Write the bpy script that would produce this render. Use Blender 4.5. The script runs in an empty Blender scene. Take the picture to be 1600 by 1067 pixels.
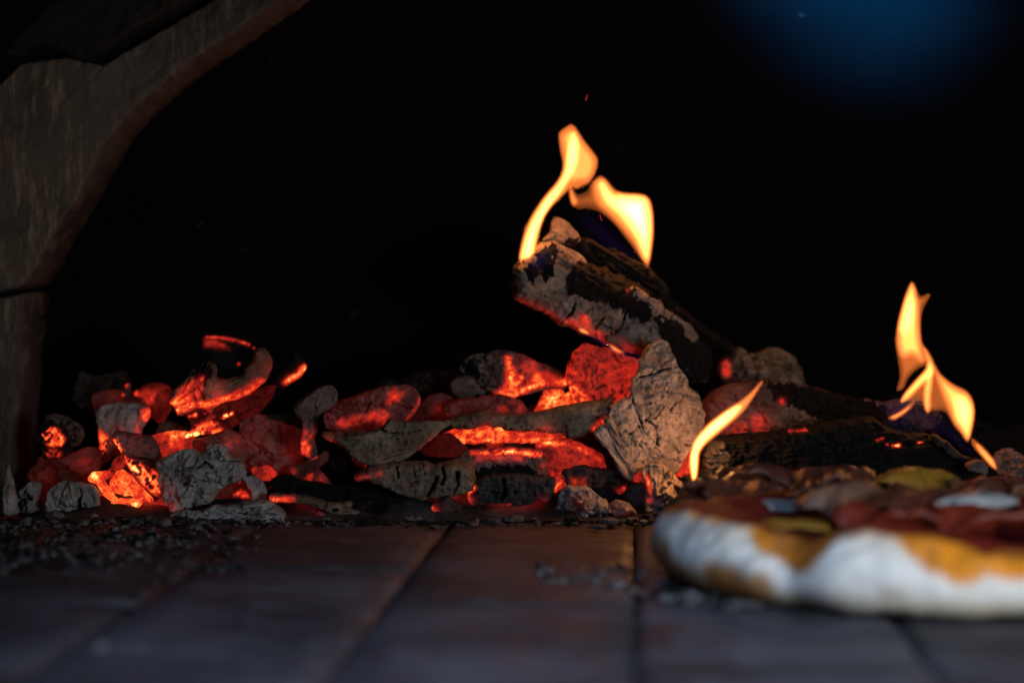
import bpy, bmesh, math, random
import numpy as np
from mathutils import Vector, Matrix
R = math.radians
sc = bpy.context.scene
COL = sc.collection

# ------------------------------------------------------------------ camera
FOCAL, SENSOR, CAMH, TILT = 70.0, 36.0, 0.176, R(1.53)
FPX = FOCAL / SENSOR * 1600.0
cd = bpy.data.cameras.new('camera'); cam = bpy.data.objects.new('camera', cd); COL.objects.link(cam)
cd.lens = FOCAL; cd.sensor_width = SENSOR; cd.clip_start = 0.02; cd.clip_end = 50
cam.location = (0, 0, CAMH); cam.rotation_euler = (R(90) - TILT, 0, 0)
cd.dof.use_dof = True; cd.dof.focus_distance = 1.53; cd.dof.aperture_fstop = 2.9
sc.camera = cam

# ------------------------------------------------------------------ world, lights, exposure
w = bpy.data.worlds.new('World'); sc.world = w; w.use_nodes = True
w.node_tree.nodes['Background'].inputs[0].default_value = (0.5, 0.65, 1.0, 1)
w.node_tree.nodes['Background'].inputs[1].default_value = 0.004
vs = sc.view_settings
vs.view_transform = 'Standard'; vs.look = 'None'; vs.gamma = 1; vs.exposure = 0; vs.use_curve_mapping = False


def lamp(name, kind, loc, target, energy, color, **kw):
    ld = bpy.data.lights.new(name, kind); o = bpy.data.objects.new(name, ld); COL.objects.link(o)
    o.location = loc; ld.energy = energy; ld.color = color
    if target is not None:
        o.rotation_euler = (Vector(target) - Vector(loc)).to_track_quat('-Z', 'Y').to_euler()
    for k, v in kw.items():
        setattr(ld, k, v)
    return o


# daylight falling through the oven mouth, from beside the camera
lamp('mouth_daylight', 'AREA', (0.44, 0.46, 0.15), (0.26, 1.22, 0.03), 3.1, (0.87, 0.94, 1.0),
     shape='RECTANGLE', size=0.34, size_y=0.20)
# blue sky light from above falling on the front bricks
lamp('mouth_skylight', 'AREA', (-0.05, 0.52, 0.46), (0.02, 0.90, 0.0), 0.55, (0.40, 0.60, 1.0),
     shape='RECTANGLE', size=0.4, size_y=0.15, spread=R(62))
# added warm fill lamp, unseen, shaping the light on the left side wall
lamp('wall_warm_fill', 'AREA', (-0.52, 0.80, 0.33), (-0.47, 1.6, 0.29), 0.22, (1.0, 0.80, 0.64),
     shape='RECTANGLE', size=0.12, size_y=0.12, spread=R(48))
# added unseen spot lamp that puts a blue patch on the sooty vault
lamp('vault_blue_spot', 'SPOT', (0.05, 1.15, 0.36), (0.385, 1.93, 0.525), 520.0, (0.006, 0.38, 1.0),
     spot_size=R(21), spot_blend=1.0, shadow_soft_size=0.06)

sc.render.engine = 'CYCLES'
cy = sc.cycles
cy.use_denoising = True
cy.max_bounces = 7; cy.diffuse_bounces = 4; cy.transparent_max_bounces = 16; cy.volume_bounces = 0
cy.sample_clamp_indirect = 3.0
cy.caustics_reflective = False; cy.caustics_refractive = False

# ------------------------------------------------------------------ pixel -> place
ct, st = math.cos(TILT), math.sin(TILT)


def place(px, py, Y):
    px = np.asarray(px, float); py = np.asarray(py, float)
    x = (px - 800) / FPX; z = -(py - 533.5) / FPX
    s = Y / (ct + z * st)
    return x * s, CAMH + (z * ct - st) * s


# crop windows in which outlines were measured: origin and scale
R1 = (0, 480, 2.965); R2 = (240, 500, 3.1375); R3 = (480, 520, 3.335); R4 = (760, 520, 3.2325)
R5 = (780, 340, 4.2105); R6 = (1040, 420, 2.807); R7 = (1000, 680, 2.667); N1 = (0, 560, 3.8125)
N2 = (420, 580, 4.268); N3 = (860, 520, 3.335); F1 = (780, 180, 4.104); F2 = (1360, 430, 3.232)
FULL = (0, 0, 1)


def cv(c, pts):
    p = np.array(pts, float).reshape(-1, 2)
    return p / c[2] + np.array(c[:2], float)


# ------------------------------------------------------------------ numeric noise
_tab = np.random.RandomState(7).rand(256, 256)


def vnoise(x, y):
    xi = np.floor(x).astype(int); yi = np.floor(y).astype(int)
    fx = x - xi; fy = y - yi
    fx = fx * fx * (3 - 2 * fx); fy = fy * fy * (3 - 2 * fy)
    g = lambda a, b: _tab[a & 255, b & 255]
    return (g(xi, yi) * (1 - fx) + g(xi + 1, yi) * fx) * (1 - fy) + (g(xi, yi + 1) * (1 - fx) + g(xi + 1, yi + 1) * fx) * fy


def fbm(x, y, o=4):
    s = 0; a = 0.5; t = 0
    for k in range(o):
        s = s + a * vnoise(x * 2 ** k + 17.3 * k, y * 2 ** k + 9.1 * k); t += a; a *= 0.5
    return s / t * 2 - 1


def sstep(a, b, x):
    t = np.clip((x - a) / (b - a + 1e-9), 0, 1)
    return t * t * (3 - 2 * t)


def inside(P, poly):
    x, y = P[:, 0], P[:, 1]; r = np.zeros(len(P), bool)
    a = poly; b = np.roll(poly, -1, 0)
    for (x0, y0), (x1, y1) in zip(a, b):
        if y0 == y1: continue
        c = ((y0 > y) != (y1 > y)) & (x < (x1 - x0) * (y - y0) / (y1 - y0) + x0)
        r ^= c
    return r


def polydist(P, poly, closed=True):
    a = poly if closed else poly[:-1]
    b = np.roll(poly, -1, 0) if closed else poly[1:]
    best = np.full(len(P), 1e9); near = np.zeros_like(P)
    for s, e in zip(a, b):
        d = e - s; L = d @ d + 1e-12
        t = np.clip(((P - s) @ d) / L, 0, 1)
        q = s + t[:, None] * d
        dd = np.hypot(*(P - q).T)
        m = dd < best
        best[m] = dd[m]; near[m] = q[m]
    return best, near


def signed(P, poly):
    d, n = polydist(P, poly)
    i = inside(P, poly)
    return np.where(i, d, -d), n


def rough_poly(poly, rs, seg=5.0, jit=1.3, smooth=2, cut=0.2, grow=0.0):
    p = poly
    for _ in range(smooth):                       # corner cutting
        n = np.roll(p, -1, 0)
        p = np.stack([p * (1 - cut) + n * cut, p * cut + n * (1 - cut)], 1).reshape(-1, 2)
    out = []
    seg = seg if not jit else 3.0
    n = np.roll(p, -1, 0)
    for a, b in zip(p, n):
        k = max(1, int(np.hypot(*(b - a)) / seg))
        for i in range(k):
            out.append(a + (b - a) * i / k)
    p = np.array(out)
    if grow:                                      # neighbours overlap instead of lining up edge to edge
        t = np.roll(p, -1, 0) - np.roll(p, 1, 0); t /= np.hypot(*t.T)[:, None] + 1e-9
        area = np.sum(p[:, 0] * np.roll(p[:, 1], -1) - np.roll(p[:, 0], -1) * p[:, 1])
        nrm = np.stack([t[:, 1], -t[:, 0]], 1) * (1 if area > 0 else -1)
        p = p + nrm * grow
    if jit:
        ox, oy = rs.rand(2) * 200
        p = p + jit * np.stack([fbm(p[:, 0] / 9 + ox, p[:, 1] / 9 + oy, 3), fbm(p[:, 0] / 9 + oy, p[:, 1] / 9 - ox, 3)], 1) * 1.6
        p = p + jit * 1.5 * np.stack([fbm(p[:, 0] / 26 + oy, p[:, 1] / 26 + ox, 2), fbm(p[:, 0] / 26 + ox, p[:, 1] / 26 - oy, 2)], 1)
    return p


# ------------------------------------------------------------------ object helpers
def tag(o, label=None, cat=None, group=None, kind=None):
    if label: o['label'] = label
    if cat: o['category'] = cat
    if group: o['group'] = group
    if kind: o['kind'] = kind
    return o


def empty(name, loc=(0, 0, 0)):
    o = bpy.data.objects.new(name, None); COL.objects.link(o); o.location = loc
    o.empty_display_size = 0.02
    return o


def link_mesh(name, V, F, mat, parent=None, attrs=None, smooth=True, origin=None):
    V = np.asarray(V, float)
    if origin is None:
        origin = np.array([V[:, 0].mean(), V[:, 1].mean(), V[:, 2].min()])
    me = bpy.data.meshes.new(name)
    me.from_pydata((V - origin).tolist(), [], F)
    me.validate()
    if attrs:
        for k, a in attrs.items():
            if a.ndim == 1:
                at = me.attributes.new(k, 'FLOAT', 'POINT'); at.data.foreach_set('value', a.astype(np.float32))
            else:
                at = me.attributes.new(k, 'FLOAT_COLOR', 'POINT'); at.data.foreach_set('color', a.astype(np.float32).ravel())
    if smooth:
        me.polygons.foreach_set('use_smooth', [True] * len(me.polygons))
    if mat is not None:
        me.materials.append(mat)
    o = bpy.data.objects.new(name, me); COL.objects.link(o)
    if parent is not None:
        o.parent = parent
        o.location = Vector(origin) - parent.location
    else:
        o.location = origin
    return o


def recalc(o):
    bm = bmesh.new(); bm.from_mesh(o.data)
    bmesh.ops.recalc_face_normals(bm, faces=bm.faces)
    bm.to_mesh(o.data); bm.free()


def lens_grid(poly, step):
    """grid of a closed outline: points, faces, distance to the rim (0 on the rim)"""
    lo = poly.min(0) - step; hi = poly.max(0) + step
    xs = np.arange(lo[0], hi[0] + step, step); ys = np.arange(lo[1], hi[1] + step, step)
    nx, ny = len(xs), len(ys)
    P = np.stack(np.meshgrid(xs, ys, indexing='ij'), -1).reshape(-1, 2)
    sd, near = signed(P, poly)
    ins = sd > 0.15 * step
    idx = np.arange(nx * ny).reshape(nx, ny)
    c = np.stack([idx[:-1, :-1], idx[1:, :-1], idx[1:, 1:], idx[:-1, 1:]], -1).reshape(-1, 4)
    cell = c[ins[c].any(1)]
    used = np.unique(cell)
    Q = P.copy(); Q[~ins] = near[~ins]
    d = np.where(ins, sd, 0.0)
    return Q[used], cell, used, d[used], nx * ny


def chunk(name, c, pts, Y, T, mat, label=None, cat=None, group=None, parent=None, edge=None, step=2.0,
          facets=3, fslope=0.7, tilt=(0, 0), noise=0.10, nscale=16, grain=None, gamp=0.10, cracks=0, cdepth=0.16, cwidth=2.2,
          ash=1.0, char=(), ashp=(), glow=(), heat=0.0, jit=1.3, seed=None, bulge=None, cuts=(), back=1.0, smooth=1, pits=0.10, grow=2.2, flake=0.25, auto=True):
    """a solid lump with the given outline, its own depth, thickness, facets, cracks and relief"""
    sd0 = seed if seed is not None else int(np.abs(np.array(pts, float).reshape(-1)).sum() * 13) % 99991
    rs = np.random.RandomState(sd0)
    poly = rough_poly(cv(c, pts), rs, jit=jit * 1.25, smooth=smooth, cut=0.14, grow=grow)
    Q, cell, used, d, tot = lens_grid(poly, step)
    x, y = Q[:, 0], Q[:, 1]
    m = Y / FPX
    dmax = d.max()
    E = edge if edge else max(4.0, dmax * 0.42)
    u = np.clip(d / E, 0, 1)
    prof = np.sqrt(np.clip(1 - (1 - u) ** 2, 0, 1))
    cx, cyy = poly.mean(0)
    ext = max(np.ptp(poly[:, 0]), np.ptp(poly[:, 1])) / 2
    h = T * prof
    hb = T * prof * back
    a0 = rs.rand() * 2 * math.pi
    for k in range(facets):
        a = a0 + k * 2 * math.pi / max(facets, 1) + rs.uniform(-0.5, 0.5)
        off = rs.uniform(0.30, 0.70); sl = rs.uniform(0.6, 1.5) * fslope
        pl = T * (off + 0.25 - sl * (((x - cx) * math.cos(a) + (y - cyy) * math.sin(a)) / ext))
        h = np.minimum(h, np.maximum(pl, T * prof * 0.25))
        a += 1.7
        pl = T * (off + 0.25 - sl * (((x - cx) * math.cos(a) + (y - cyy) * math.sin(a)) / ext))
        hb = np.minimum(hb, np.maximum(pl, T * prof * 0.3))
    if auto and grain is None and nscale <= 20 and dmax > 7:
        ev, evec = np.linalg.eigh(np.cov((poly - poly.mean(0)).T))
        grain = math.degrees(math.atan2(evec[1, 1], evec[0, 1])) + rs.uniform(-15, 15); gamp = rs.uniform(0.05, 0.11)
        if not cracks and dmax > 16:
            cracks = int(np.clip(len(x) * step * step / 650, 4, 22)); cwidth = 0.9
    rim = sstep(0, 5, d)
    ox, oy = rs.rand(2) * 300
    ntex = fbm(x / nscale + ox, y / nscale + oy, 5)
    rdg = 1 - np.abs(fbm(x / (nscale * 0.8) + oy, y / (nscale * 0.8) + ox, 3)) * 2.2
    h = h + T * noise * (2.2 * ntex + 0.9 * np.clip(rdg, -1, 1)) * rim
    hot = 1.0 + 0.30 * ntex
    if grain is not None:
        ga = R(grain)
        gu = (x - cx) * math.cos(ga) + (y - cyy) * math.sin(ga); gv = -(x - cx) * math.sin(ga) + (y - cyy) * math.cos(ga)
        gv = gv + 4 * fbm(gu / 60 + ox, gv / 30, 2)
        gn = fbm(gu / 42 + oy, gv / 4.2 + ox, 4)
        hot = hot * (1 + 0.28 * gn)
        gn2 = np.abs(fbm(gu / 70 + ox, gv / 9 + oy, 2))
        h = h + T * gamp * (1.6 * gn - 1.5 * sstep(0.12, 0.0, gn2)) * rim
    if pits:
        h = h - T * pits * sstep(0.25, 0.5, fbm(x / 6 + oy, y / 6 + ox, 2)) * rim
    dark = np.zeros(len(x))
    if cracks:
        n = int(cracks)
        cpt = np.stack([rs.uniform(x.min(), x.max(), n), rs.uniform(y.min(), y.max(), n)], 1)
        wx = x + 5 * fbm(x / 14 + ox, y / 14, 3); wy = y + 5 * fbm(x / 14, y / 14 + oy, 3)
        D = np.sort(np.hypot(wx[:, None] - cpt[:, 0], wy[:, None] - cpt[:, 1]), 1)
        wd = cwidth * (0.55 + 0.8 * (fbm(x / 25 + oy, y / 25, 2) + 0.4))
        cr = sstep(1.0, 0.0, (D[:, 1] - D[:, 0]) / np.maximum(wd * 1.6, 0.4))
        # each plate stands a little proud or low
        near = np.argmin(np.hypot(wx[:, None] - cpt[:, 0], wy[:, None] - cpt[:, 1]), 1)
        h = h + T * 0.10 * (rs.rand(n)[near] - 0.5) * rim
        sl_ = rs.normal(0, 1, (n, 2))[near]
        h = h + T * 0.085 * np.clip((sl_ * np.stack([wx - cpt[near, 0], wy - cpt[near, 1]], 1)).sum(1) / 14.0, -1.6, 1.6) * rim
        h = h - T * cdepth * cr * rim
        dark = np.maximum(dark, cr * 0.6)
    for pl, wd in cuts:                                  # measured fissures
        q, _ = polydist(Q, cv(c, pl), closed=False)
        q = q + 1.2 * fbm(x / 7 + ox, y / 7, 2)
        cr = sstep(wd * 0.8, wd * 0.15, q)
        h = h - T * 0.30 * cr * rim; dark = np.maximum(dark, cr * 0.8)
    h = np.maximum(h, T * 0.04 * rim)
    # ------- surface state: ash cover and heat
    jx = 5.0 * fbm(x / 11 + oy, y / 11 + ox, 4)
    jf = 6.0 * fbm(x / 3.2 + ox, y / 6 + oy, 2)
    A = np.full(len(x), float(ash))
    for pl in char:
        s_, _ = signed(Q, cv(c, pl)); A = A * (1 - sstep(-5, 5, s_ + 0.45 * jx + jf))
    for pl in ashp:
        s_, _ = signed(Q, cv(c, pl)); A = np.maximum(A, sstep(-3, 3, s_ + 1.2 * jx))
    A = A * (1 - dark)
    G = np.full(len(x), float(heat))
    for g in glow:
        if g[0] == 'd':                                   # spot: x y r value
            q = np.hypot(*(Q - cv(c, g[1:3])[0]).T) / (g[3] / c[2])
            G = np.maximum(G, g[4] * np.exp(-1.2 * q ** 2))
        elif g[0] == 'p':                                 # area: poly value softness
            s_, _ = signed(Q, cv(c, g[1])); sf = g[3] if len(g) > 3 else 5
            G = np.maximum(G, g[2] * sstep(-sf, sf, s_ + 0.5 * jx))
        elif g[0] == 'l':                                 # line: pts width value
            q, _ = polydist(Q, cv(c, g[1]), closed=False)
            G = np.maximum(G, g[3] * np.exp(-1.0 * (np.maximum(q + 0.35 * jx, 0) / (g[2] / c[2])) ** 2))
    fk = fbm(x / 4.0 + oy * 2, y / 5.0 + ox * 2, 2) + 0.35 * fbm(x / 18 + ox, y / 18, 2)
    G = G * np.clip(hot, 0.5, 1.12) * (1 - 0.55 * dark) * (1 - flake * sstep(0.12, 0.30, fk))
    G = np.where(G < 0.42, G * (0.5 + 0.5 * G / 0.42), G)
    # ------- place
    X, Z = place(x, y, Y)
    ty = tilt[0] * (x - cx) * m - tilt[1] * (y - cyy) * m
    on = d <= 0
    front = np.stack([X, Y + ty - h, Z], 1)
    backv = np.stack([X, Y + ty + hb, Z], 1)
    lut = np.full(tot, -1); lut[used] = np.arange(len(used))
    f = lut[cell]
    nb = len(used)
    bi = np.where(on, np.arange(nb), nb + np.cumsum(~on) - 1)
    V = np.concatenate([front, backv[~on]])
    fb = bi[f]
    faces = f[:, ::-1].tolist() + fb.tolist()
    faces = [list(dict.fromkeys(q)) for q in faces]
    faces = [q for q in faces if len(q) > 2]
    sel = ~on
    at = {'ash': np.concatenate([A, A[sel]]), 'glow': np.concatenate([G, G[sel]])}
    o = link_mesh(name, V, faces, mat, parent, at)
    if parent is None:
        tag(o, label, cat, group)
    elif label:
        o['label'] = label
    return o


# ------------------------------------------------------------------ materials
def nt_of(name):
    m = bpy.data.materials.new(name); m.use_nodes = True
    nt = m.node_tree; nt.nodes.clear()
    return m, nt, nt.nodes.new, nt.links.new


def nnode(nt, scale, detail=4, rough=0.55, vec=None, dist=0.0):
    n = nt.nodes.new('ShaderNodeTexNoise')
    n.inputs['Scale'].default_value = scale; n.inputs['Detail'].default_value = detail
    n.inputs['Roughness'].default_value = rough; n.inputs['Distortion'].default_value = dist
    if vec is not None: nt.links.new(vec, n.inputs['Vector'])
    return n.outputs['Fac']


def mathn(nt, op, a, b=None, c=None, clamp=False):
    n = nt.nodes.new('ShaderNodeMath'); n.operation = op; n.use_clamp = clamp
    for i, v in enumerate((a, b, c)):
        if v is None: continue
        if isinstance(v, (int, float)): n.inputs[i].default_value = v
        else: nt.links.new(v, n.inputs[i])
    return n.outputs[0]


def maprange(nt, v, a, b, c=0.0, d=1.0):
    n = nt.nodes.new('ShaderNodeMapRange'); n.interpolation_type = 'SMOOTHSTEP'
    nt.links.new(v, n.inputs[0])
    for i, k in enumerate((a, b, c, d)): n.inputs[i + 1].default_value = k
    return n.outputs[0]


def mixc(nt, f, a, b):
    n = nt.nodes.new('ShaderNodeMix'); n.data_type = 'RGBA'
    if isinstance(f, (int, float)): n.inputs[0].default_value = f
    else: nt.links.new(f, n.inputs[0])
    for i, v in ((6, a), (7, b)):
        if isinstance(v, tuple): n.inputs[i].default_value = (*v, 1)
        else: nt.links.new(v, n.inputs[i])
    return n.outputs[2]


def coords(nt, spread=9.0):
    tc = nt.nodes.new('ShaderNodeTexCoord'); oi = nt.nodes.new('ShaderNodeObjectInfo')
    v = nt.nodes.new('ShaderNodeVectorMath'); v.operation = 'ADD'
    sc_ = mathn(nt, 'MULTIPLY', oi.outputs['Random'], spread)
    cmb = nt.nodes.new('ShaderNodeCombineXYZ')
    nt.links.new(sc_, cmb.inputs[0]); nt.links.new(sc_, cmb.inputs[2])
    nt.links.new(tc.outputs['Object'], v.inputs[0]); nt.links.new(cmb.outputs[0], v.inputs[1])
    return v.outputs[0], oi.outputs['Random']


def ember_mat(name, ashc, charc=(0.0055, 0.0052, 0.0058), hot=True, specks=0.5, rough=0.9, bump=0.55, gain=1.0):
    m, nt, N, L = nt_of(name)
    vec, rnd = coords(nt)
    at = N('ShaderNodeAttribute'); at.attribute_name = 'ash'
    big = nnode(nt, 45, 3, 0.6, vec); mid = nnode(nt, 170, 3, 0.68, vec); fine = nnode(nt, 620, 2, 0.6, vec)
    # ash cover thins out irregularly
    cov = mathn(nt, 'ADD', at.outputs['Fac'], mathn(nt, 'MULTIPLY', mathn(nt, 'SUBTRACT', mid, 0.5), mathn(nt, 'MINIMUM', mathn(nt, 'MULTIPLY', at.outputs['Fac'], 3.0), 1.25)))
    cov = maprange(nt, cov, 0.25, 0.72)
    dirt = maprange(nt, big, 0.35, 0.7)
    light = tuple(v * 1.0 for v in ashc); dim = tuple(v * 0.45 for v in ashc)
    ac = mixc(nt, dirt, dim, light)
    spk = mathn(nt, 'MULTIPLY', maprange(nt, fine, 0.60, 0.68), specks)
    ac = mixc(nt, spk, ac, tuple(v * 0.18 for v in ashc))
    vor = N('ShaderNodeTexVoronoi'); vor.feature = 'DISTANCE_TO_EDGE'; vor.inputs['Scale'].default_value = 85
    wv = N('ShaderNodeVectorMath'); wv.operation = 'ADD'
    nz = N('ShaderNodeTexNoise'); nz.inputs['Scale'].default_value = 90; nz.inputs['Detail'].default_value = 3; L(vec, nz.inputs['Vector'])
    sv = N('ShaderNodeVectorMath'); sv.operation = 'SCALE'; sv.inputs['Scale'].default_value = 0.012; L(nz.outputs['Color'], sv.inputs[0])
    L(vec, wv.inputs[0]); L(sv.outputs[0], wv.inputs[1]); L(wv.outputs[0], vor.inputs['Vector'])
    hair = mathn(nt, 'MULTIPLY', maprange(nt, vor.outputs['Distance'], 0.028, 0.0), maprange(nt, big, 0.46, 0.60))
    ac = mixc(nt, mathn(nt, 'MULTIPLY', hair, 0.35), ac, tuple(v * 0.15 for v in ashc))
    col = mixc(nt, cov, charc, ac)
    bs = N('ShaderNodeBsdfPrincipled'); bs.inputs['Roughness'].default_value = rough
    bs.inputs['Specular IOR Level'].default_value = 0.18
    if hot:                                    # where it glows the ash has burnt away
        g0 = N('ShaderNodeAttribute'); g0.attribute_name = 'glow'
        col = mixc(nt, maprange(nt, g0.outputs['Fac'], 0.25, 0.65, 0.0, 0.85), col, charc)
    L(col, bs.inputs['Base Color'])
    hgt = mathn(nt, 'ADD', mathn(nt, 'MULTIPLY', mid, 1.0), mathn(nt, 'MULTIPLY', fine, 0.45))
    bp = N('ShaderNodeBump'); bp.inputs['Strength'].default_value = bump; bp.inputs['Distance'].default_value = 0.0035
    L(hgt, bp.inputs['Height']); L(bp.outputs[0], bs.inputs['Normal'])
    out = N('ShaderNodeOutputMaterial')
    if hot:
        gl = N('ShaderNodeAttribute'); gl.attribute_name = 'glow'
        # heat breathes irregularly and dark flakes lie over it
        g = mathn(nt, 'MULTIPLY', gl.outputs['Fac'], maprange(nt, mathn(nt, 'ADD', mathn(nt, 'MULTIPLY', big, 0.65), mathn(nt, 'MULTIPLY', mid, 0.35)), 0.34, 0.66, 0.60, 1.14))
        flake = mathn(nt, 'MULTIPLY', maprange(nt, fine, 0.53, 0.64), maprange(nt, mid, 0.46, 0.62, 0.0, 0.42))
        g = mathn(nt, 'MULTIPLY', g, mathn(nt, 'SUBTRACT', 1.0, flake))
        g = mathn(nt, 'MULTIPLY', g, mathn(nt, 'SUBTRACT', 1.0, mathn(nt, 'MULTIPLY', hair, 0.45)))
        ramp = N('ShaderNodeValToRGB'); cr = ramp.color_ramp; cr.interpolation = 'LINEAR'
        cr.elements[0].position = 0.0; cr.elements[0].color = (0, 0, 0, 1)
        cr.elements[1].position = 1.0; cr.elements[1].color = (1.0, 0.52, 0.16, 1)
        for p, cc in ((0.18, (0.030, 0.0012, 0.0008)), (0.36, (0.13, 0.0055, 0.0032)), (0.58, (0.31, 0.0105, 0.0045)), (0.80, (0.66, 0.088, 0.0145)), (0.92, (0.92, 0.24, 0.048))):
            e = cr.elements.new(p); e.color = (*cc, 1)
        L(g, ramp.inputs[0])
        L(ramp.outputs[0], bs.inputs['Emission Color']); bs.inputs['Emission Strength'].default_value = 2.4 * gain
    L(bs.outputs[0], out.inputs[0])
    return m


M_GREY = ember_mat('pale_grey_ash', (0.40, 0.375, 0.36))
M_GREYC = ember_mat('cool_grey_ash', (0.36, 0.345, 0.335), hot=False)
M_TAN = ember_mat('tan_ash', (0.235, 0.175, 0.125))
M_PINK = ember_mat('rosy_ash', (0.17, 0.120, 0.112))
M_BROWN = ember_mat('brown_burnt_wood', (0.07, 0.054, 0.05))
M_CHAR = ember_mat('black_charcoal', (0.07, 0.066, 0.066), specks=0.3)
M_CHARC = ember_mat('cold_black_charcoal', (0.045, 0.042, 0.042), hot=False, specks=0.3)
M_HOT = ember_mat('glowing_ember', (0.06, 0.034, 0.03))
M_LOG = ember_mat('ashen_log_skin', (0.26, 0.215, 0.195))
M_CRUMB = ember_mat('dusty_crumbs', (0.20, 0.195, 0.19), hot=False)
M_SLAB = ember_mat('flaky_beige_ash', (0.44, 0.365, 0.315), specks=0.25, bump=0.6)
for m_ in (M_GREY, M_TAN, M_BROWN, M_CHAR, M_LOG, M_SLAB):
    m_.cycles.emission_sampling = 'NONE'


def simple(name, col, rough=0.6, spec=0.3, n1=60, var=0.3, bump=0.15, dist=0.002, sss=0.0):
    m, nt, N, L = nt_of(name)
    vec, rnd = coords(nt)
    a = nnode(nt, n1, 5, 0.6, vec)
    c = mixc(nt, a, tuple(v * (1 - var) for v in col), tuple(min(1, v * (1 + var)) for v in col))
    bs = N('ShaderNodeBsdfPrincipled'); bs.inputs['Roughness'].default_value = rough; bs.inputs['Specular IOR Level'].default_value = spec
    L(c, bs.inputs['Base Color'])
    bp = N('ShaderNodeBump'); bp.inputs['Strength'].default_value = bump; bp.inputs['Distance'].default_value = dist
    L(nnode(nt, n1 * 3, 4, 0.6, vec), bp.inputs['Height']); L(bp.outputs[0], bs.inputs['Normal'])
    o = N('ShaderNodeOutputMaterial'); L(bs.outputs[0], o.inputs[0])
    return m


def floor_mat():
    m, nt, N, L = nt_of('sooty_firebrick')
    vec, rnd = coords(nt)
    big = nnode(nt, 9, 5, 0.6, vec, 0.4); mid = nnode(nt, 42, 5, 0.65, vec, 0.3); fine = nnode(nt, 420, 4, 0.6, vec)
    c = mixc(nt, maprange(nt, big, 0.35, 0.65), (0.020, 0.017, 0.018), (0.105, 0.094, 0.102))
    c = mixc(nt, maprange(nt, mid, 0.54, 0.74), c, (0.15, 0.138, 0.14))
    c = mixc(nt, mathn(nt, 'MULTIPLY', maprange(nt, mid, 0.45, 0.3), 0.8), c, (0.022, 0.020, 0.021))
    c = mixc(nt, mathn(nt, 'MULTIPLY', maprange(nt, fine, 0.6, 0.72), 0.5), c, (0.23, 0.21, 0.20))
    c = mixc(nt, mathn(nt, 'MULTIPLY', rnd, 0.45), c, (0.05, 0.04, 0.042))
    bs = N('ShaderNodeBsdfPrincipled'); L(c, bs.inputs['Base Color'])
    L(maprange(nt, mid, 0.3, 0.7, 0.55, 0.85), bs.inputs['Roughness']); bs.inputs['Specular IOR Level'].default_value = 0.35
    bp = N('ShaderNodeBump'); bp.inputs['Strength'].default_value = 0.4; bp.inputs['Distance'].default_value = 0.004
    L(mathn(nt, 'ADD', mid, mathn(nt, 'MULTIPLY', fine, 0.3)), bp.inputs['Height']); L(bp.outputs[0], bs.inputs['Normal'])
    o = N('ShaderNodeOutputMaterial'); L(bs.outputs[0], o.inputs[0])
    return m


def soot_mat(name, dark, light, amt=(0.66, 0.74)):
    m, nt, N, L = nt_of(name)
    vec, rnd = coords(nt)
    mp = N('ShaderNodeMapping'); mp.inputs['Rotation'].default_value = (0, R(38), 0); mp.inputs['Scale'].default_value = (5.0, 1.0, 0.9)
    L(vec, mp.inputs[0])
    big = nnode(nt, 7, 5, 0.6, vec); mid = nnode(nt, 30, 6, 0.7, mp.outputs[0]); fine = nnode(nt, 120, 4, 0.6, mp.outputs[0])
    c = mixc(nt, maprange(nt, big, 0.3, 0.7), dark, tuple((a * 0.6 + b * 0.4) for a, b in zip(dark, light)))
    c = mixc(nt, maprange(nt, mid, amt[0], amt[1]), c, light)
    c = mixc(nt, mathn(nt, 'MULTIPLY', maprange(nt, fine, 0.55, 0.75), 0.5), c, light)
    bs = N('ShaderNodeBsdfPrincipled'); L(c, bs.inputs['Base Color']); bs.inputs['Roughness'].default_value = 0.85
    bs.inputs['Specular IOR Level'].default_value = 0.15
    bp = N('ShaderNodeBump'); bp.inputs['Strength'].default_value = 0.5; bp.inputs['Distance'].default_value = 0.004
    L(mathn(nt, 'ADD', mid, fine), bp.inputs['Height']); L(bp.outputs[0], bs.inputs['Normal'])
    o = N('ShaderNodeOutputMaterial'); L(bs.outputs[0], o.inputs[0])
    return m


def dome_mat():
    m, nt, N, L = nt_of('soot_black_vault')
    vec, rnd = coords(nt)
    big = nnode(nt, 6, 5, 0.6, vec); fine = nnode(nt, 95, 3, 0.5, vec)
    mp = N('ShaderNodeMapping'); mp.inputs['Rotation'].default_value = (0, R(40), 0); mp.inputs['Scale'].default_value = (22.0, 14.0, 4.0)
    L(vec, mp.inputs[0])
    scr = nnode(nt, 2.2, 2, 0.5, mp.outputs[0])
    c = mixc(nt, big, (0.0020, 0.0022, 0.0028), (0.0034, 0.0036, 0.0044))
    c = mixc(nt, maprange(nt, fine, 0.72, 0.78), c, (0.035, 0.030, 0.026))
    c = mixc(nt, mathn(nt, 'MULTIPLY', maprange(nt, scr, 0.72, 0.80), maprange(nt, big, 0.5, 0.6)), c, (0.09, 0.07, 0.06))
    bs = N('ShaderNodeBsdfPrincipled'); L(c, bs.inputs['Base Color']); bs.inputs['Roughness'].default_value = 0.8
    bs.inputs['Specular IOR Level'].default_value = 0.05
    o = N('ShaderNodeOutputMaterial'); L(bs.outputs[0], o.inputs[0])
    return m


def flame_mat(name, col, dens):
    m, nt, N, L = nt_of(name)
    e = N('ShaderNodeEmission'); e.inputs[0].default_value = (*col, 1); e.inputs[1].default_value = dens
    o = N('ShaderNodeOutputMaterial'); L(e.outputs[0], o.inputs['Volume'])
    return m


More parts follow.
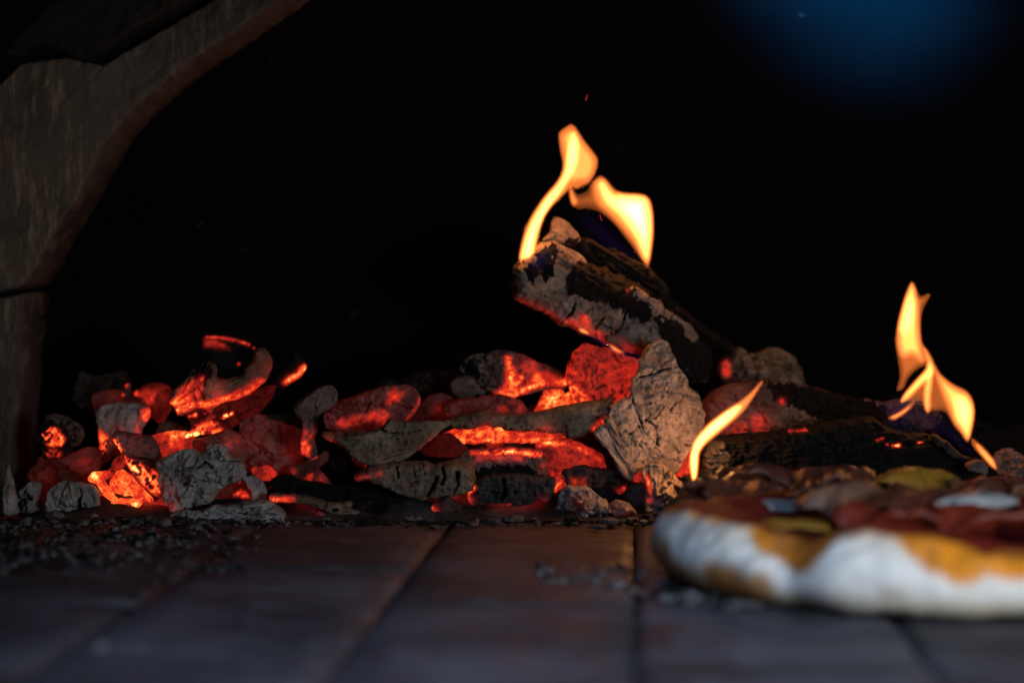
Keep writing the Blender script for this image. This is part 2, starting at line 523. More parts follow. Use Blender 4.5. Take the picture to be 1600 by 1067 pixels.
M_FLOOR = floor_mat()
M_MORTAR = simple('dark_mortar', (0.03, 0.028, 0.028), 0.9, 0.1)
M_STONE = soot_mat('rough_side_stone', (0.026, 0.021, 0.018), (0.13, 0.105, 0.085), (0.48, 0.72))
M_STONE2 = soot_mat('sooty_arch_stone', (0.007, 0.006, 0.0055), (0.03, 0.025, 0.022), (0.60, 0.74))
M_DOME = dome_mat()
M_FLAME = flame_mat('flame_glow', (1.0, 0.215, 0.042), 2100.0 / 3.0)
M_FLAMELOW = flame_mat('flame_thin_glow', (1.0, 0.40, 0.085), 130.0)
M_BLUE = flame_mat('flame_blue_base', (0.34, 0.14, 1.0), 1.0)

# ------------------------------------------------------------------ the oven
YAW = math.atan2(990 - 800, FPX)          # the brick joints run to a vanishing point right of the middle


def build_floor():
    base = link_mesh('oven_floor', [(-1.1, 0.4, -0.012), (1.2, 0.4, -0.012), (1.2, 2.2, -0.012), (-1.1, 2.2, -0.012)], [[0, 1, 2, 3]], M_MORTAR,
                     origin=np.array([0, 0, -0.012]), smooth=False)
    tag(base, kind='structure')
    W, LEN, G = 0.1395, 0.28, 0.0020
    rs = random.Random(5)
    meshes = []
    for v in range(5):
        bm = bmesh.new()
        nx, ny = 7, 13
        grid = [[None] * (ny + 1) for _ in range(nx + 1)]
        for i in range(nx + 1):
            for j in range(ny + 1):
                fx = i / nx; fy = j / ny
                # dense near the worn edges
                ex = 0.5 - 0.5 * math.cos(math.pi * fx); ey = 0.5 - 0.5 * math.cos(math.pi * fy)
                x = (ex - 0.5) * (W - G); y = (ey - 0.5) * (LEN - G)
                e = min(ex * W, (1 - ex) * W, ey * LEN, (1 - ey) * LEN)
                z = -0.0035 * max(0, 1 - e / 0.006) ** 2 + 0.0007 * (rs.random() - .5)
                if e < 1e-6:
                    x += rs.uniform(-.001, .001); y += rs.uniform(-.001, .001)
                grid[i][j] = bm.verts.new((x, y, z))
        for i in range(nx):
            for j in range(ny):
                bm.faces.new((grid[i][j], grid[i + 1][j], grid[i + 1][j + 1], grid[i][j + 1]))
        edge = [e for e in bm.edges if e.is_boundary]
        r = bmesh.ops.extrude_edge_only(bm, edges=edge)
        for q in r['geom']:
            if isinstance(q, bmesh.types.BMVert): q.co.z = -0.02
        bmesh.ops.recalc_face_normals(bm, faces=bm.faces)
        me = bpy.data.meshes.new('brick'); bm.to_mesh(me); bm.free()
        me.materials.append(M_FLOOR)
        me.polygons.foreach_set('use_smooth', [True] * len(me.polygons))
        meshes.append(me)
    # a joint passes through (690, 830)
    Yj = CAMH * FPX / (830 - 450); Xj = (690 - 800) / FPX * Yj
    u0 = Xj * math.cos(YAW) - Yj * math.sin(YAW)
    for i in range(-6, 7):
        for j in range(-4, 4):
            u = u0 + (i + 0.5) * W
            v = 1.100 + (j + 0.5) * LEN + (0.0 if i % 2 == 0 else 0.14)
            x = u * math.cos(YAW) + v * math.sin(YAW); y = -u * math.sin(YAW) + v * math.cos(YAW)
            if not (0.45 < y < 2.1 and -0.85 < x < 1.0): continue
            o = bpy.data.objects.new('brick', rs.choice(meshes)); COL.objects.link(o); o.parent = base
            o.location = (x, y, 0.012 + rs.uniform(-0.0012, 0.0006)); o.rotation_euler = (rs.uniform(-.004, .004), rs.uniform(-.006, .006), -YAW + rs.uniform(-.004, .004) + (math.pi if rs.random() < .5 else 0))


build_floor()


def build_dome():
    c = np.array([0.10, 1.18, 0.0]); a, b, hgt = 0.80, 0.86, 0.62
    nu, nv = 120, 44
    V = []; F = []
    for i in range(nu + 1):
        th = R(-28) + (R(208) - R(-28)) * i / nu
        for j in range(nv + 1):
            ph = (math.pi / 2) * j / nv
            n = 1 + 0.02 * float(fbm(np.array([th * 7]), np.array([ph * 9]), 4)[0])
            V.append((c[0] + a * n * math.cos(th) * math.cos(ph), c[1] + b * n * math.sin(th) * math.cos(ph), -0.01 + hgt * n * math.sin(ph) ** 0.9))
    for i in range(nu):
        for j in range(nv):
            q = i * (nv + 1) + j
            F.append([q, q + 1, q + nv + 2, q + nv + 1])
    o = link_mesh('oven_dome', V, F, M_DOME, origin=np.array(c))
    tag(o, kind='structure')


build_dome()
side = empty('oven_arch', (-0.48, 1.62, 0)); tag(side, kind='structure')
AR = dict(parent=side, edge=5, step=4, facets=0, tilt=(-0.25, 0.12), grow=0, auto=False, pits=0.04, smooth=2)
chunk('stone', FULL, [-170, 96, 40, 104, 110, 92, 180, 108, 215, 84, 330, 24, 420, -40, 560, -140, 640, -140, 560, -50, 450, 26, 380, 70, 300, 122, 235, 178, 196, 218, 160, 285, 124, 345, 92, 400, 68, 446, 20, 460, -170, 462],
      1.66, 0.045, M_STONE, noise=0.05, nscale=90, grain=-50, gamp=0.025, jit=0.8, **AR)
chunk('stone', FULL, [-170, -140, 550, -140, 410, -46, 322, 18, 208, 78, 180, 102, 146, 108, 110, 88, 84, 84, 40, 98, -170, 90],
      1.655, 0.045, M_STONE2, noise=0.06, nscale=70, grain=-40, gamp=0.03, jit=1.5, **AR)
chunk('stone', FULL, [-170, 466, 20, 464, 67, 451, 60, 500, 56, 560, 53, 640, 50, 720, 46, 802, -170, 815],
      1.655, 0.045, M_STONE, noise=0.05, nscale=90, grain=-75, gamp=0.025, jit=0.8, **AR)


def build_heap():
    xs = np.linspace(-0.40, 0.50, 220); ys = np.linspace(1.50, 1.92, 100)
    X, Yg = np.meshgrid(xs, ys, indexing='ij')
    t = (Yg - 1.50) / 0.42
    hill = np.sin(np.clip(t * 1.35, 0, 1) * math.pi * 0.5) * (1 - sstep(0.6, 1.0, t)) * 0.075
    hill = hill * sstep(-0.40, -0.32, X) * (1 - sstep(0.42, 0.50, X)) * (0.75 + 0.25 * np.sin(X * 9 + 1))
    n = fbm(X * 26, Yg * 26, 5); n2 = np.abs(fbm(X * 60 + 4, Yg * 60, 3))
    Z = np.maximum(hill + hill.clip(0, 0.04) * 0.9 * n - 0.01 * n2 * (hill > 0.01), -0.004) + 0.0005
    V = np.stack([X, Yg, Z], -1).reshape(-1, 3); ny = len(ys)
    idx = np.arange(len(V)).reshape(len(xs), ny)
    F = np.stack([idx[:-1, :-1], idx[1:, :-1], idx[1:, 1:], idx[:-1, 1:]], -1).reshape(-1, 4).tolist()
    G = (sstep(0.05, 0.5, fbm(X * 18 + 3, Yg * 18 + 8, 3)) * 0.42 * sstep(0.0, 0.12, t)).reshape(-1)
    G = G * (1 - 0.9 * sstep(0.10, 0.2, V[:, 0]))
    A = np.clip(0.35 + 0.4 * (1 - sstep(0.02, 0.10, t)) + 0.7 * fbm(X * 40, Yg * 40 + 9, 3), 0, 1).reshape(-1)
    o = link_mesh('ember_bed', V, F, M_CHAR, None, {'ash': A, 'glow': G})
    tag(o, 'low dark mound of charcoal and ash lying beneath the glowing pieces', 'embers', kind='stuff')


build_heap()

# ------------------------------------------------------------------ embers and ash, left end of the fire
LG = 'pieces of wood burning down in the fire'
E = chunk
E('ash_splinter', N1, [30, 905, 28, 780, 36, 700, 48, 640, 66, 690, 82, 790, 98, 880, 108, 920, 60, 935, 38, 925], 1.515, 0.007, M_GREYC,
  'thin grey splinter of ash standing upright against the side wall', 'ash', LG, grain=85, gamp=0.3, facets=1, tilt=(0, 0.1))
E('ash_lump', N1, [100, 850, 130, 780, 190, 738, 236, 745, 240, 800, 215, 870, 240, 900, 215, 960, 150, 965, 110, 920, 120, 880], 1.545, 0.016, M_GREYC,
  'small pitted grey ash lump next to the upright splinter', 'ash', LG, pits=0.5, noise=0.2, char=[[175, 800, 210, 800, 210, 835, 180, 835], [120, 850, 160, 850, 150, 900, 125, 890]])
E('ash_block', N1, [268, 935, 285, 800, 330, 760, 400, 727, 470, 740, 560, 762, 588, 800, 588, 880, 560, 960, 510, 968, 440, 945, 340, 945], 1.535, 0.024, M_GREY,
  'square pale grey ash block with a dark notch on the hearth', 'ash', LG, facets=4, grain=70, gamp=0.08, char=[[470, 900, 490, 820, 500, 880, 520, 960, 440, 945]],
  cuts=[([(395, 760), (360, 870)], 2.0), ([(480, 770), (500, 800), (480, 900)], 2.2)])
E('ember', N1, [243, 470, 250, 410, 280, 350, 320, 338, 370, 350, 440, 375, 485, 410, 500, 455, 480, 500, 430, 520, 410, 560, 370, 600, 270, 600, 255, 540], 1.575, 0.022, M_PINK,
  'round brown ember with a speckled red hot core', 'ember', LG, pits=0.4, noise=0.14, ash=0.55, flake=0.85, char=[[260, 400, 330, 370, 420, 410, 430, 520, 380, 600, 270, 590, 250, 470]],
  glow=[('p', [280, 440, 330, 400, 390, 415, 410, 470, 390, 515, 340, 525, 290, 500], 0.86, 3), ('p', [272, 545, 330, 530, 390, 550, 370, 585, 290, 580], 0.62, 5)])
E('ember', N1, [165, 710, 210, 650, 240, 590, 290, 585, 400, 590, 470, 545, 560, 530, 600, 560, 590, 640, 560, 700, 540, 760, 440, 760, 330, 800, 270, 870, 240, 800, 190, 740], 1.585, 0.03, M_BROWN,
  'dull reddish brown chunk behind the square ash block', 'ember', LG, noise=0.16, heat=0.10, glow=[('d', 530, 600, 110, 0.30), ('d', 300, 700, 90, 0.2)])
E('ash_lump', R1, [350, 430, 362, 350, 375, 300, 440, 330, 520, 315, 570, 298, 605, 330, 580, 390, 520, 400, 450, 440, 400, 470], 1.74, 0.03, M_CHAR,
  'dim dark grey lump in the gloom at the back of the heap', 'charcoal', LG, noise=0.2, pits=0.3)
E('ember', R1, [440, 410, 500, 385, 560, 390, 640, 400, 700, 440, 690, 500, 600, 520, 460, 520, 445, 460], 1.66, 0.025, M_BROWN,
  'dusky red brown piece behind the hourglass shaped ember', 'ember', LG, heat=0.12, glow=[('d', 590, 358, 14, 0.8), ('d', 575, 405, 10, 0.8), ('d', 540, 420, 70, 0.26)])
E('ember', R1, [575, 410, 580, 365, 590, 352, 600, 362, 598, 400, 592, 425], 1.65, 0.004, M_CHAR,
  'tiny charred peg with a red tip rising from the heap', 'ember', LG, facets=0, glow=[('d', 590, 362, 12, 0.8), ('d', 578, 405, 8, 0.75)])
E('ember', R1, [626, 395, 680, 366, 750, 358, 795, 400, 790, 470, 750, 530, 705, 500, 690, 460, 660, 425], 1.66, 0.024, M_HOT,
  'blurred deep red ember behind and right of the hourglass shaped ember', 'ember', LG, heat=0.28, glow=[('p', [628, 396, 690, 370, 740, 390, 735, 450, 700, 455, 660, 420], 0.64, 8), ('d', 640, 398, 22, 0.85)])
E('ember', R1, [450, 500, 480, 462, 540, 445, 640, 443, 692, 478, 690, 510, 658, 550, 650, 595, 600, 640, 540, 650, 500, 705, 447, 748, 440, 720, 462, 650, 472, 600, 468, 555], 1.615, 0.02, M_GREY,
  'hourglass shaped ember with an ash cap and glowing left flank', 'ember', LG, noise=0.14, facets=2, flake=0.8,
  glow=[('p', [470, 560, 500, 575, 530, 590, 520, 650, 480, 700, 445, 740, 440, 720, 470, 640], 0.86, 5), ('l', [(690, 480), (680, 520), (655, 560)], 26, 0.72), ('d', 570, 590, 70, 0.45)],
  char=[[455, 690, 490, 655, 510, 665, 480, 710]])
E('ember_board', R1, [535, 590, 550, 573, 600, 580, 690, 600, 722, 640, 734, 705, 720, 715, 735, 770, 748, 850, 735, 880, 700, 862, 645, 805, 610, 740, 575, 670, 545, 620], 1.565, 0.014, M_PINK,
  'leaning brown board with a broad speckled orange edge', 'ember', LG, facets=1, tilt=(0.5, 0), pits=0.25, ash=0.75, flake=0.85,
  cuts=[([(605, 690), (660, 695), (728, 718)], 4.5)],
  glow=[('p', [536, 590, 560, 590, 590, 650, 625, 695, 680, 730, 735, 770, 748, 850, 735, 880, 700, 862, 645, 805, 610, 740, 575, 670, 545, 630], 0.92, 5), ('d', 640, 620, 90, 0.25)],
  char=[[610, 690, 640, 710, 680, 720, 640, 730, 615, 715]])
E('ember', N1, [536, 715, 560, 685, 600, 672, 650, 675, 656, 690, 640, 706, 610, 718, 640, 760, 680, 820, 690, 840, 672, 840, 640, 812, 605, 760, 580, 730, 545, 728], 1.54, 0.007, M_HOT,
  'small mushroom shaped bright orange ember', 'ember', LG, facets=1, heat=0.88, flake=0.1, glow=[('d', 635, 685, 30, 1.0), ('d', 650, 800, 40, 0.9)])
E('ember', N1, [655, 770, 670, 715, 700, 680, 740, 668, 790, 700, 820, 745, 860, 800, 905, 850, 915, 895, 880, 885, 840, 850, 800, 815, 740, 815, 690, 810], 1.565, 0.014, M_HOT,
  'smooth orange red ember curving beneath the leaning board', 'ember', LG, facets=1, heat=0.80, flake=0.1, glow=[('d', 720, 800, 60, 0.85), ('d', 860, 830, 50, 0.85), ('d', 700, 740, 60, 0.76)])
E('ember', N1, [640, 870, 680, 845, 740, 842, 800, 838, 838, 845, 836, 885, 800, 893, 740, 893, 680, 885], 1.545, 0.007, M_HOT,
  'stubby glowing orange stick end lying low on the hearth', 'ember', LG, facets=0, heat=0.76, flake=0.1, glow=[('d', 815, 862, 38, 0.97), ('d', 740, 868, 50, 0.8)])
E('ember', N1, [560, 830, 590, 790, 610, 800, 640, 880, 690, 900, 800, 905, 820, 925, 700, 945, 600, 960, 560, 950, 570, 900], 1.555, 0.012, M_PINK,
  'dusty pink crumbling ash layer under the small orange embers', 'ash', LG, noise=0.2, glow=[('d', 600, 830, 40, 0.5), ('d', 800, 900, 60, 0.4)])
E('ember', N1, [640, 690, 700, 600, 740, 590, 740, 640, 700, 680, 670, 710], 1.585, 0.012, M_HOT,
  'dim red sliver in the gap beneath the leaning board', 'ember', LG, heat=0.42)
E('ember', R1, [690, 605, 770, 580, 860, 578, 892, 605, 890, 655, 830, 672, 790, 695, 745, 715, 728, 655], 1.60, 0.02, M_HOT,
  'orange red cushion shaped ember beside the big grey ash block', 'ember', LG, facets=1, heat=0.52, glow=[('d', 800, 600, 80, 0.84), ('d', 860, 590, 30, 0.98), ('d', 850, 640, 40, 0.72)])
E('charcoal', R1, [726, 582, 745, 545, 775, 523, 825, 540, 880, 575, 850, 582, 770, 584], 1.625, 0.014, M_CHAR, 'dark charcoal crest above the cushion shaped ember', 'charcoal', LG)

# big grey block and the curled pieces
E('ash_block', R2, [8, 700, 40, 682, 75, 680, 110, 650, 150, 637, 200, 640, 240, 655, 258, 612, 320, 600, 360, 632, 385, 682, 442, 690, 448, 755, 425, 782, 350, 812, 305, 860, 280, 905, 245, 942, 170, 935, 90, 945, 82, 905, 42, 855, 36, 770], 1.545, 0.03, M_GREY,
  'big flaky light grey ash block at the foot of the curled ember', 'ash', LG, facets=3, noise=0.11, grain=-14, gamp=0.08, pits=0.12, jit=2, auto=False,
  cuts=[([(225, 720), (265, 690), (290, 720)], 3), ([(150, 800), (230, 780), (330, 790)], 1.6), ([(110, 740), (200, 715)], 1.4), ([(300, 640), (330, 690), (420, 690)], 1.6)],
  glow=[('d', 95, 830, 45, 0.22), ('d', 110, 910, 50, 0.28), ('d', 20, 800, 40, 0.4)])
E('ember', R2, [195, 592, 250, 578, 320, 550, 372, 533, 415, 570, 450, 625, 458, 672, 440, 705, 380, 700, 330, 660, 260, 660, 205, 640], 1.585, 0.022, M_PINK,
  'rosy brown block standing behind the big flaky grey one', 'ember', LG, facets=2, heat=0.16, glow=[('d', 400, 600, 90, 0.34), ('d', 230, 600, 60, 0.3)])
E('ash_lump', R2, [430, 765, 480, 765, 520, 785, 545, 820, 553, 870, 540, 900, 480, 900, 485, 840, 460, 800], 1.545, 0.012, M_GREY,
  'curved grey ash flake arching over a red hollow', 'ash', LG, glow=[('d', 470, 830, 30, 0.3)])
E('ember', R2, [270, 915, 300, 860, 360, 810, 420, 785, 470, 800, 490, 850, 480, 905, 400, 915], 1.57, 0.016, M_CHAR,
  'dark hollow ember with one red eye inside the grey ash', 'ember', LG, noise=0.2, heat=0.22, glow=[('p', [402, 850, 430, 820, 460, 835, 478, 865, 440, 868], 0.74, 4), ('d', 300, 890, 30, 0.4), ('d', 425, 792, 10, 0.8)])
E('ash_slab', R2, [72, 1002, 88, 945, 160, 938, 245, 942, 280, 920, 400, 905, 490, 890, 560, 882, 610, 918, 656, 968, 650, 992, 560, 1002, 420, 998, 300, 1000, 180, 1004], 1.515, 0.014, M_GREYC,
  'flat layered grey ash slab lying on the hearth bricks', 'ash', LG, facets=1, grain=-4, gamp=0.3, edge=8, noise=0.15, cuts=[([(250, 955), (400, 935), (640, 975)], 1.8)])
curl = empty('curled_ember', (-0.21, 1.59, 0.03)); tag(curl, 'curled burning wood strip glowing along its lower edge', 'ember', LG)
E('strip', R2, [88, 402, 110, 350, 150, 300, 190, 258, 260, 203, 300, 222, 306, 285, 370, 300, 430, 268, 478, 215, 500, 138, 545, 146, 580, 195, 578, 240, 545, 300, 480, 352, 400, 392, 340, 402, 280, 432, 235, 425, 195, 445, 128, 460, 112, 425], 1.585, 0.017, M_TAN,
  parent=curl, facets=0, noise=0.10, grain=-25, gamp=0.12, ash=0.8, char=[[195, 270, 225, 220, 290, 210, 304, 250, 285, 285, 240, 280]],
  cuts=[([(258, 215), (225, 320), (265, 388)], 4.5), ([(228, 245), (205, 345), (215, 385)], 4), ([(140, 388), (215, 335), (262, 290)], 4.5), ([(285, 240), (262, 320)], 4), ([(190, 290), (160, 350)], 3.5)],
  glow=[('l', [(240, 415), (290, 405), (345, 390), (410, 375), (470, 345), (530, 300)], 30, 0.93), ('p', [92, 400, 130, 360, 190, 370, 235, 390, 235, 425, 195, 440, 130, 455, 112, 425], 0.88, 6), ('p', [110, 395, 140, 330, 200, 285, 255, 270, 262, 330, 250, 390], 0.66, 7), ('d', 245, 285, 22, 1.0), ('d', 185, 320, 18, 0.95), ('d', 155, 370, 20, 0.9), ('d', 560, 240, 70, 0.3), ('d', 330, 350, 70, 0.4)])
E('curl_back', R2, [238, 88, 262, 78, 330, 82, 400, 92, 470, 118, 508, 140, 500, 200, 460, 260, 400, 296, 340, 290, 300, 240, 268, 180, 245, 140], 1.605, 0.006, M_CHAR, parent=curl, facets=1, ash=0.0,
  glow=[('l', [(262, 84), (330, 86), (400, 98), (468, 120)], 9, 0.74), ('p', [240, 88, 300, 92, 350, 108, 376, 142, 330, 138, 250, 132], 0.50, 6), ('d', 420, 215, 9, 0.8), ('d', 492, 136, 6, 0.8)])
E('tail', R2, [560, 330, 600, 280, 650, 230, 690, 180, 706, 158, 722, 185, 746, 232, 715, 275, 650, 315, 600, 380, 540, 440, 500, 450, 520, 380], 1.61, 0.010, M_CHAR, parent=curl, facets=1, ash=0.15,
  glow=[('l', [(742, 232), (715, 265), (655, 303)], 20, 0.90)])
E('ember', R2, [168, 465, 215, 448, 240, 432, 330, 405, 420, 390, 500, 360, 560, 330, 600, 330, 580, 380, 520, 440, 450, 485, 390, 522, 330, 552, 250, 556, 158, 578, 190, 535, 180, 490], 1.59, 0.016, M_HOT,
  'fibrous glowing wood sliver right under the curled strip', 'ember', LG, grain=-22, gamp=0.30, facets=1, ash=0.3, heat=0.20, flake=0.6,
  glow=[('l', [(165, 570), (230, 552), (330, 545)], 26, 1.0), ('p', [180, 560, 210, 510, 300, 480, 330, 520, 260, 552], 0.84, 8), ('l', [(340, 475), (400, 450)], 10, 0.9), ('p', [170, 462, 218, 448, 222, 468, 175, 478], 0.98, 3), ('d', 280, 450, 60, 0.5)])
E('ember', R2, [425, 500, 470, 470, 520, 463, 600, 480, 680, 520, 745, 552, 748, 610, 725, 700, 690, 740, 600, 765, 520, 770, 458, 735, 448, 690, 458, 640, 430, 570], 1.61, 0.028, M_PINK,
  'broad dusky red block with blistered ash beside the big grey block', 'ember', LG, facets=3, noise=0.16, heat=0.14, ash=0.85, cracks=9, cwidth=1.2, glow=[('d', 500, 560, 150, 0.22), ('d', 690, 640, 80, 0.30), ('d', 690, 735, 30, 0.55)])
E('ember', R2, [688, 432, 720, 395, 770, 362, 830, 335, 872, 328, 905, 355, 900, 395, 870, 430, 820, 465, 800, 500, 788, 590, 795, 655, 765, 682, 728, 645, 722, 600, 735, 540, 742, 490, 705, 472], 1.57, 0.015, M_PINK,
  'bone shaped ash knob on a stalk with a bright glowing foot', 'ember', LG, facets=1, noise=0.10, char=[[790, 470, 830, 470, 840, 530, 800, 540]],
  glow=[('p', [728, 590, 760, 580, 775, 620, 772, 665, 750, 672, 728, 640], 0.90, 4), ('d', 745, 650, 16, 1.0), ('d', 755, 560, 50, 0.5)])
E('charcoal', R2, [560, 470, 620, 460, 700, 480, 745, 510, 735, 530, 650, 500], 1.60, 0.006, M_CHAR, 'thin dark splinter crossing behind the knob stalk', 'charcoal', LG, grain=20, gamp=0.3, ash=0.6)
E('ember', N2, [130, 650, 200, 630, 300, 580, 390, 540, 380, 600, 310, 650, 415, 740, 410, 765, 330, 745, 225, 730, 160, 690], 1.575, 0.014, M_CHAR,
  'cracked charcoal wedge with a red hot corner below the knob', 'ember', LG, heat=0.10, glow=[('p', [228, 720, 270, 680, 318, 655, 300, 700, 285, 725], 0.82, 4), ('d', 350, 720, 60, 0.4), ('d', 170, 660, 40, 0.45), ('l', [(280, 582), (325, 570)], 8, 0.9)])
E('charcoal', N2, [340, 420, 400, 430, 470, 500, 540, 590, 580, 640, 600, 720, 700, 740, 640, 770, 420, 780, 400, 700, 380, 640, 330, 560], 1.60, 0.025, M_CHARC, 'coal black lump in the hollow under the curved ash plank', 'charcoal', LG, ash=0.05)
E('charcoal', N2, [40, 720, 120, 690, 220, 735, 420, 770, 640, 775, 760, 770, 850, 780, 980, 850, 1080, 850, 1085, 985, 900, 1000, 640, 985, 560, 930, 400, 900, 200, 850, 60, 830], 1.56, 0.028, M_CHARC,
  'long coal black charcoal log lying low in the fire', 'charcoal', LG, ash=0.12, grain=6, gamp=0.1)
E('ember', N2, [-10, 830, 60, 820, 180, 826, 260, 835, 340, 860, 420, 880, 540, 878, 552, 895, 480, 905, 420, 920, 520, 925, 605, 940, 590, 950, 500, 950, 420, 930, 330, 900, 250, 875, 150, 868, 40, 875], 1.525, 0.010, M_TAN,
  'thin ash crusted splinter with a red hot end in front of the black log', 'ember', LG, grain=9, gamp=0.35, facets=0, ash=0.7, glow=[('p', [-10, 835, 60, 824, 180, 830, 190, 858, 60, 868, 0, 868], 0.74, 4), ('d', 147, 872, 8, 0.9)])
E('ember', N2, [310, 955, 330, 942, 370, 955, 412, 972, 400, 985, 340, 985, 316, 975], 1.515, 0.006, M_PINK, 'small pink ash pebble on the hearth', 'ash', LG, heat=0.28)
E('ember', N2, [640, 1012, 655, 1000, 685, 992, 715, 1005, 700, 1018, 665, 1020], 1.505, 0.004, M_HOT, 'tiny glowing red crumb alone on the hearth', 'ember', LG, heat=0.75)

# ------------------------------------------------------------------ middle of the fire
E('ash_plank', R3, [68, 522, 110, 515, 180, 522, 300, 520, 390, 497, 410, 465, 440, 450, 492, 462, 600, 466, 745, 455, 715, 495, 640, 552, 590, 604, 540, 642, 460, 672, 380, 688, 290, 675, 235, 645, 205, 605, 150, 562, 100, 545], 1.555, 0.022, M_TAN,
  'long curved tan ash plank tapering to both ends', 'ash', LG, facets=1, grain=-12, gamp=0.10, noise=0.08,
  cuts=[([(390, 498), (430, 515), (500, 520)], 2.6), ([(470, 545), (520, 520), (600, 500)], 1.3)], ashp=[], char=[[100, 545, 150, 562, 205, 612, 190, 630, 120, 570]],
  glow=[('d', 170, 600, 12, 0.85), ('d', 130, 560, 40, 0.4), ('l', [(600, 600), (680, 525)], 20, 0.35)])
E('ash_slab', R3, [248, 752, 290, 720, 330, 692, 420, 686, 480, 680, 600, 672, 660, 690, 700, 677, 770, 668, 850, 688, 872, 720, 868, 800, 835, 822, 720, 850, 600, 862, 520, 852, 440, 815, 380, 792, 320, 765, 262, 772], 1.545, 0.022, M_TAN,
  'tan ash slab split by dark wedge shaped fissures', 'ash', LG, facets=1, noise=0.08, grain=-8, gamp=0.05,
  cuts=[([(475, 690), (480, 740)], 4), ([(680, 740), (655, 800), (630, 840)], 5.5), ([(705, 690), (722, 740), (705, 780)], 5), ([(785, 720), (785, 760)], 7), ([(790, 770), (765, 830)], 2.5), ([(560, 690), (575, 760), (530, 800)], 1.4), ([(610, 680), (625, 760)], 1.2)],
  glow=[('l', [(250, 755), (330, 735), (390, 720)], 20, 0.36)])
E('ember', R3, [95, 430, 130, 385, 200, 350, 300, 320, 380, 290, 440, 278, 520, 280, 560, 300, 592, 342, 580, 380, 540, 430, 505, 470, 430, 490, 340, 500, 200, 520, 110, 490], 1.62, 0.027, M_PINK,
  'dusky rose ember with a glowing shoulder behind the curved ash plank', 'ember', LG, facets=2, ash=0.62, heat=0.12, noise=0.12,
  cuts=[([(335, 360), (310, 410)], 2.2)], glow=[('p', [415, 310, 450, 285, 520, 300, 500, 340, 440, 375, 415, 355], 0.58, 9), ('l', [(190, 465), (280, 440), (400, 415)], 36, 0.47), ('d', 400, 430, 60, 0.5), ('l', [(588, 345), (560, 400), (515, 455)], 14, 0.48)])
E('ember', R3, [505, 470, 540, 430, 590, 385, 630, 335, 700, 316, 752, 333, 782, 400, 775, 445, 700, 470, 600, 485], 1.63, 0.022, M_BROWN,
  'speckled brown ember block between the rose ember and the shell shaped ash', 'ember', LG, noise=0.14, pits=0.2, heat=0.10, glow=[('d', 690, 390, 60, 0.34)])
E('charcoal', R3, [350, 270, 420, 240, 500, 262, 540, 225, 600, 205, 700, 200, 770, 215, 760, 260, 740, 340, 640, 325, 540, 290, 420, 290], 1.70, 0.025, M_CHAR, 'dark back log with dusty upper edge behind the rose ember', 'charcoal', LG, ash=0.4, noise=0.16)
E('ash_lump', R3, [732, 262, 762, 236, 830, 228, 900, 222, 962, 235, 978, 255, 950, 290, 900, 330, 860, 352, 800, 348, 752, 322], 1.635, 0.016, M_PINK,
  'shell shaped grey pink ash piece under the orange crested ember', 'ash', LG, grain=-8, gamp=0.1, facets=1, noise=0.06, cuts=[([(850, 345), (930, 295), (972, 258)], 1.6)])
E('ember', R4, [-130, 160, -80, 120, 0, 105, 60, 92, 130, 94, 180, 115, 260, 150, 330, 185, 405, 225, 412, 245, 395, 268, 300, 280, 200, 302, 130, 325, 85, 332, 30, 300, -20, 270, -60, 215, -120, 200], 1.63, 0.028, M_PINK,
  'large angular ember with orange crest pointing towards the round log end', 'ember', LG, facets=3, noise=0.14, char=[[-130, 150, -60, 120, -40, 180, -20, 230, -110, 215]], pits=0.2, ash=0.8,
  glow=[('p', [95, 115, 125, 120, 150, 190, 200, 215, 170, 290, 90, 328, 40, 300, 95, 250], 0.86, 8), ('l', [(60, 315), (130, 310), (230, 265), (320, 250), (395, 250)], 26, 0.93), ('p', [240, 190, 300, 185, 395, 232, 390, 262, 240, 275, 190, 250], 0.78, 9), ('d', 210, 180, 90, 0.48)])
E('ember', R4, [-220, 375, -140, 335, -40, 330, 60, 312, 130, 330, 180, 352, 210, 385, 218, 410, 100, 425, -60, 430, -200, 420], 1.61, 0.02, M_PINK,
  'low pinkish ember cushion above the long ash branch', 'ember', LG, facets=1, ash=0.55, heat=0.16, glow=[('d', 85, 388, 45, 0.55), ('d', 170, 385, 50, 0.42), ('d', 130, 340, 60, 0.3)])
E('ash_branch', R4, [-190, 440, -120, 420, -20, 395, 60, 412, 160, 408, 260, 400, 340, 385, 430, 365, 550, 348, 620, 332, 645, 350, 630, 400, 600, 450, 545, 490, 450, 524, 405, 528, 370, 505, 250, 502, 110, 492, 80, 470, 0, 468, -100, 478, -180, 475], 1.575, 0.018, M_TAN,
  'long tan ash branch with an orange hot underside', 'ember', LG, facets=0, grain=-5, gamp=0.10, noise=0.07, ash=0.85,
  cuts=[([(400, 460), (405, 525)], 2.2), ([(560, 430), (580, 460)], 3)], char=[[90, 480, 200, 486, 320, 492, 320, 502, 100, 500], [555, 425, 580, 420, 590, 470, 560, 480]],
  glow=[('p', [520, 470, 560, 435, 615, 405, 610, 450, 570, 480, 530, 492], 0.70, 5), ('l', [(100, 500), (250, 505), (380, 512)], 13, 0.76), ('d', 0, 475, 60, 0.4), ('d', 300, 490, 60, 0.4)])
E('ember', R4, [-230, 520, -170, 500, -80, 470, 0, 462, 85, 468, 110, 492, 250, 500, 400, 520, 380, 535, 280, 545, 200, 548, 100, 546, 0, 552, -60, 558, -130, 550, -180, 545], 1.595, 0.016, M_HOT,
  'bright orange flank of a split log below the ash branch', 'ember', LG, facets=0, heat=0.72, noise=0.05, glow=[('l', [(-60, 540), (60, 535), (200, 535), (330, 522)], 24, 0.90), ('d', 52, 514, 9, 1.1), ('d', -40, 510, 60, 0.86), ('d', -170, 520, 50, 0.5)])
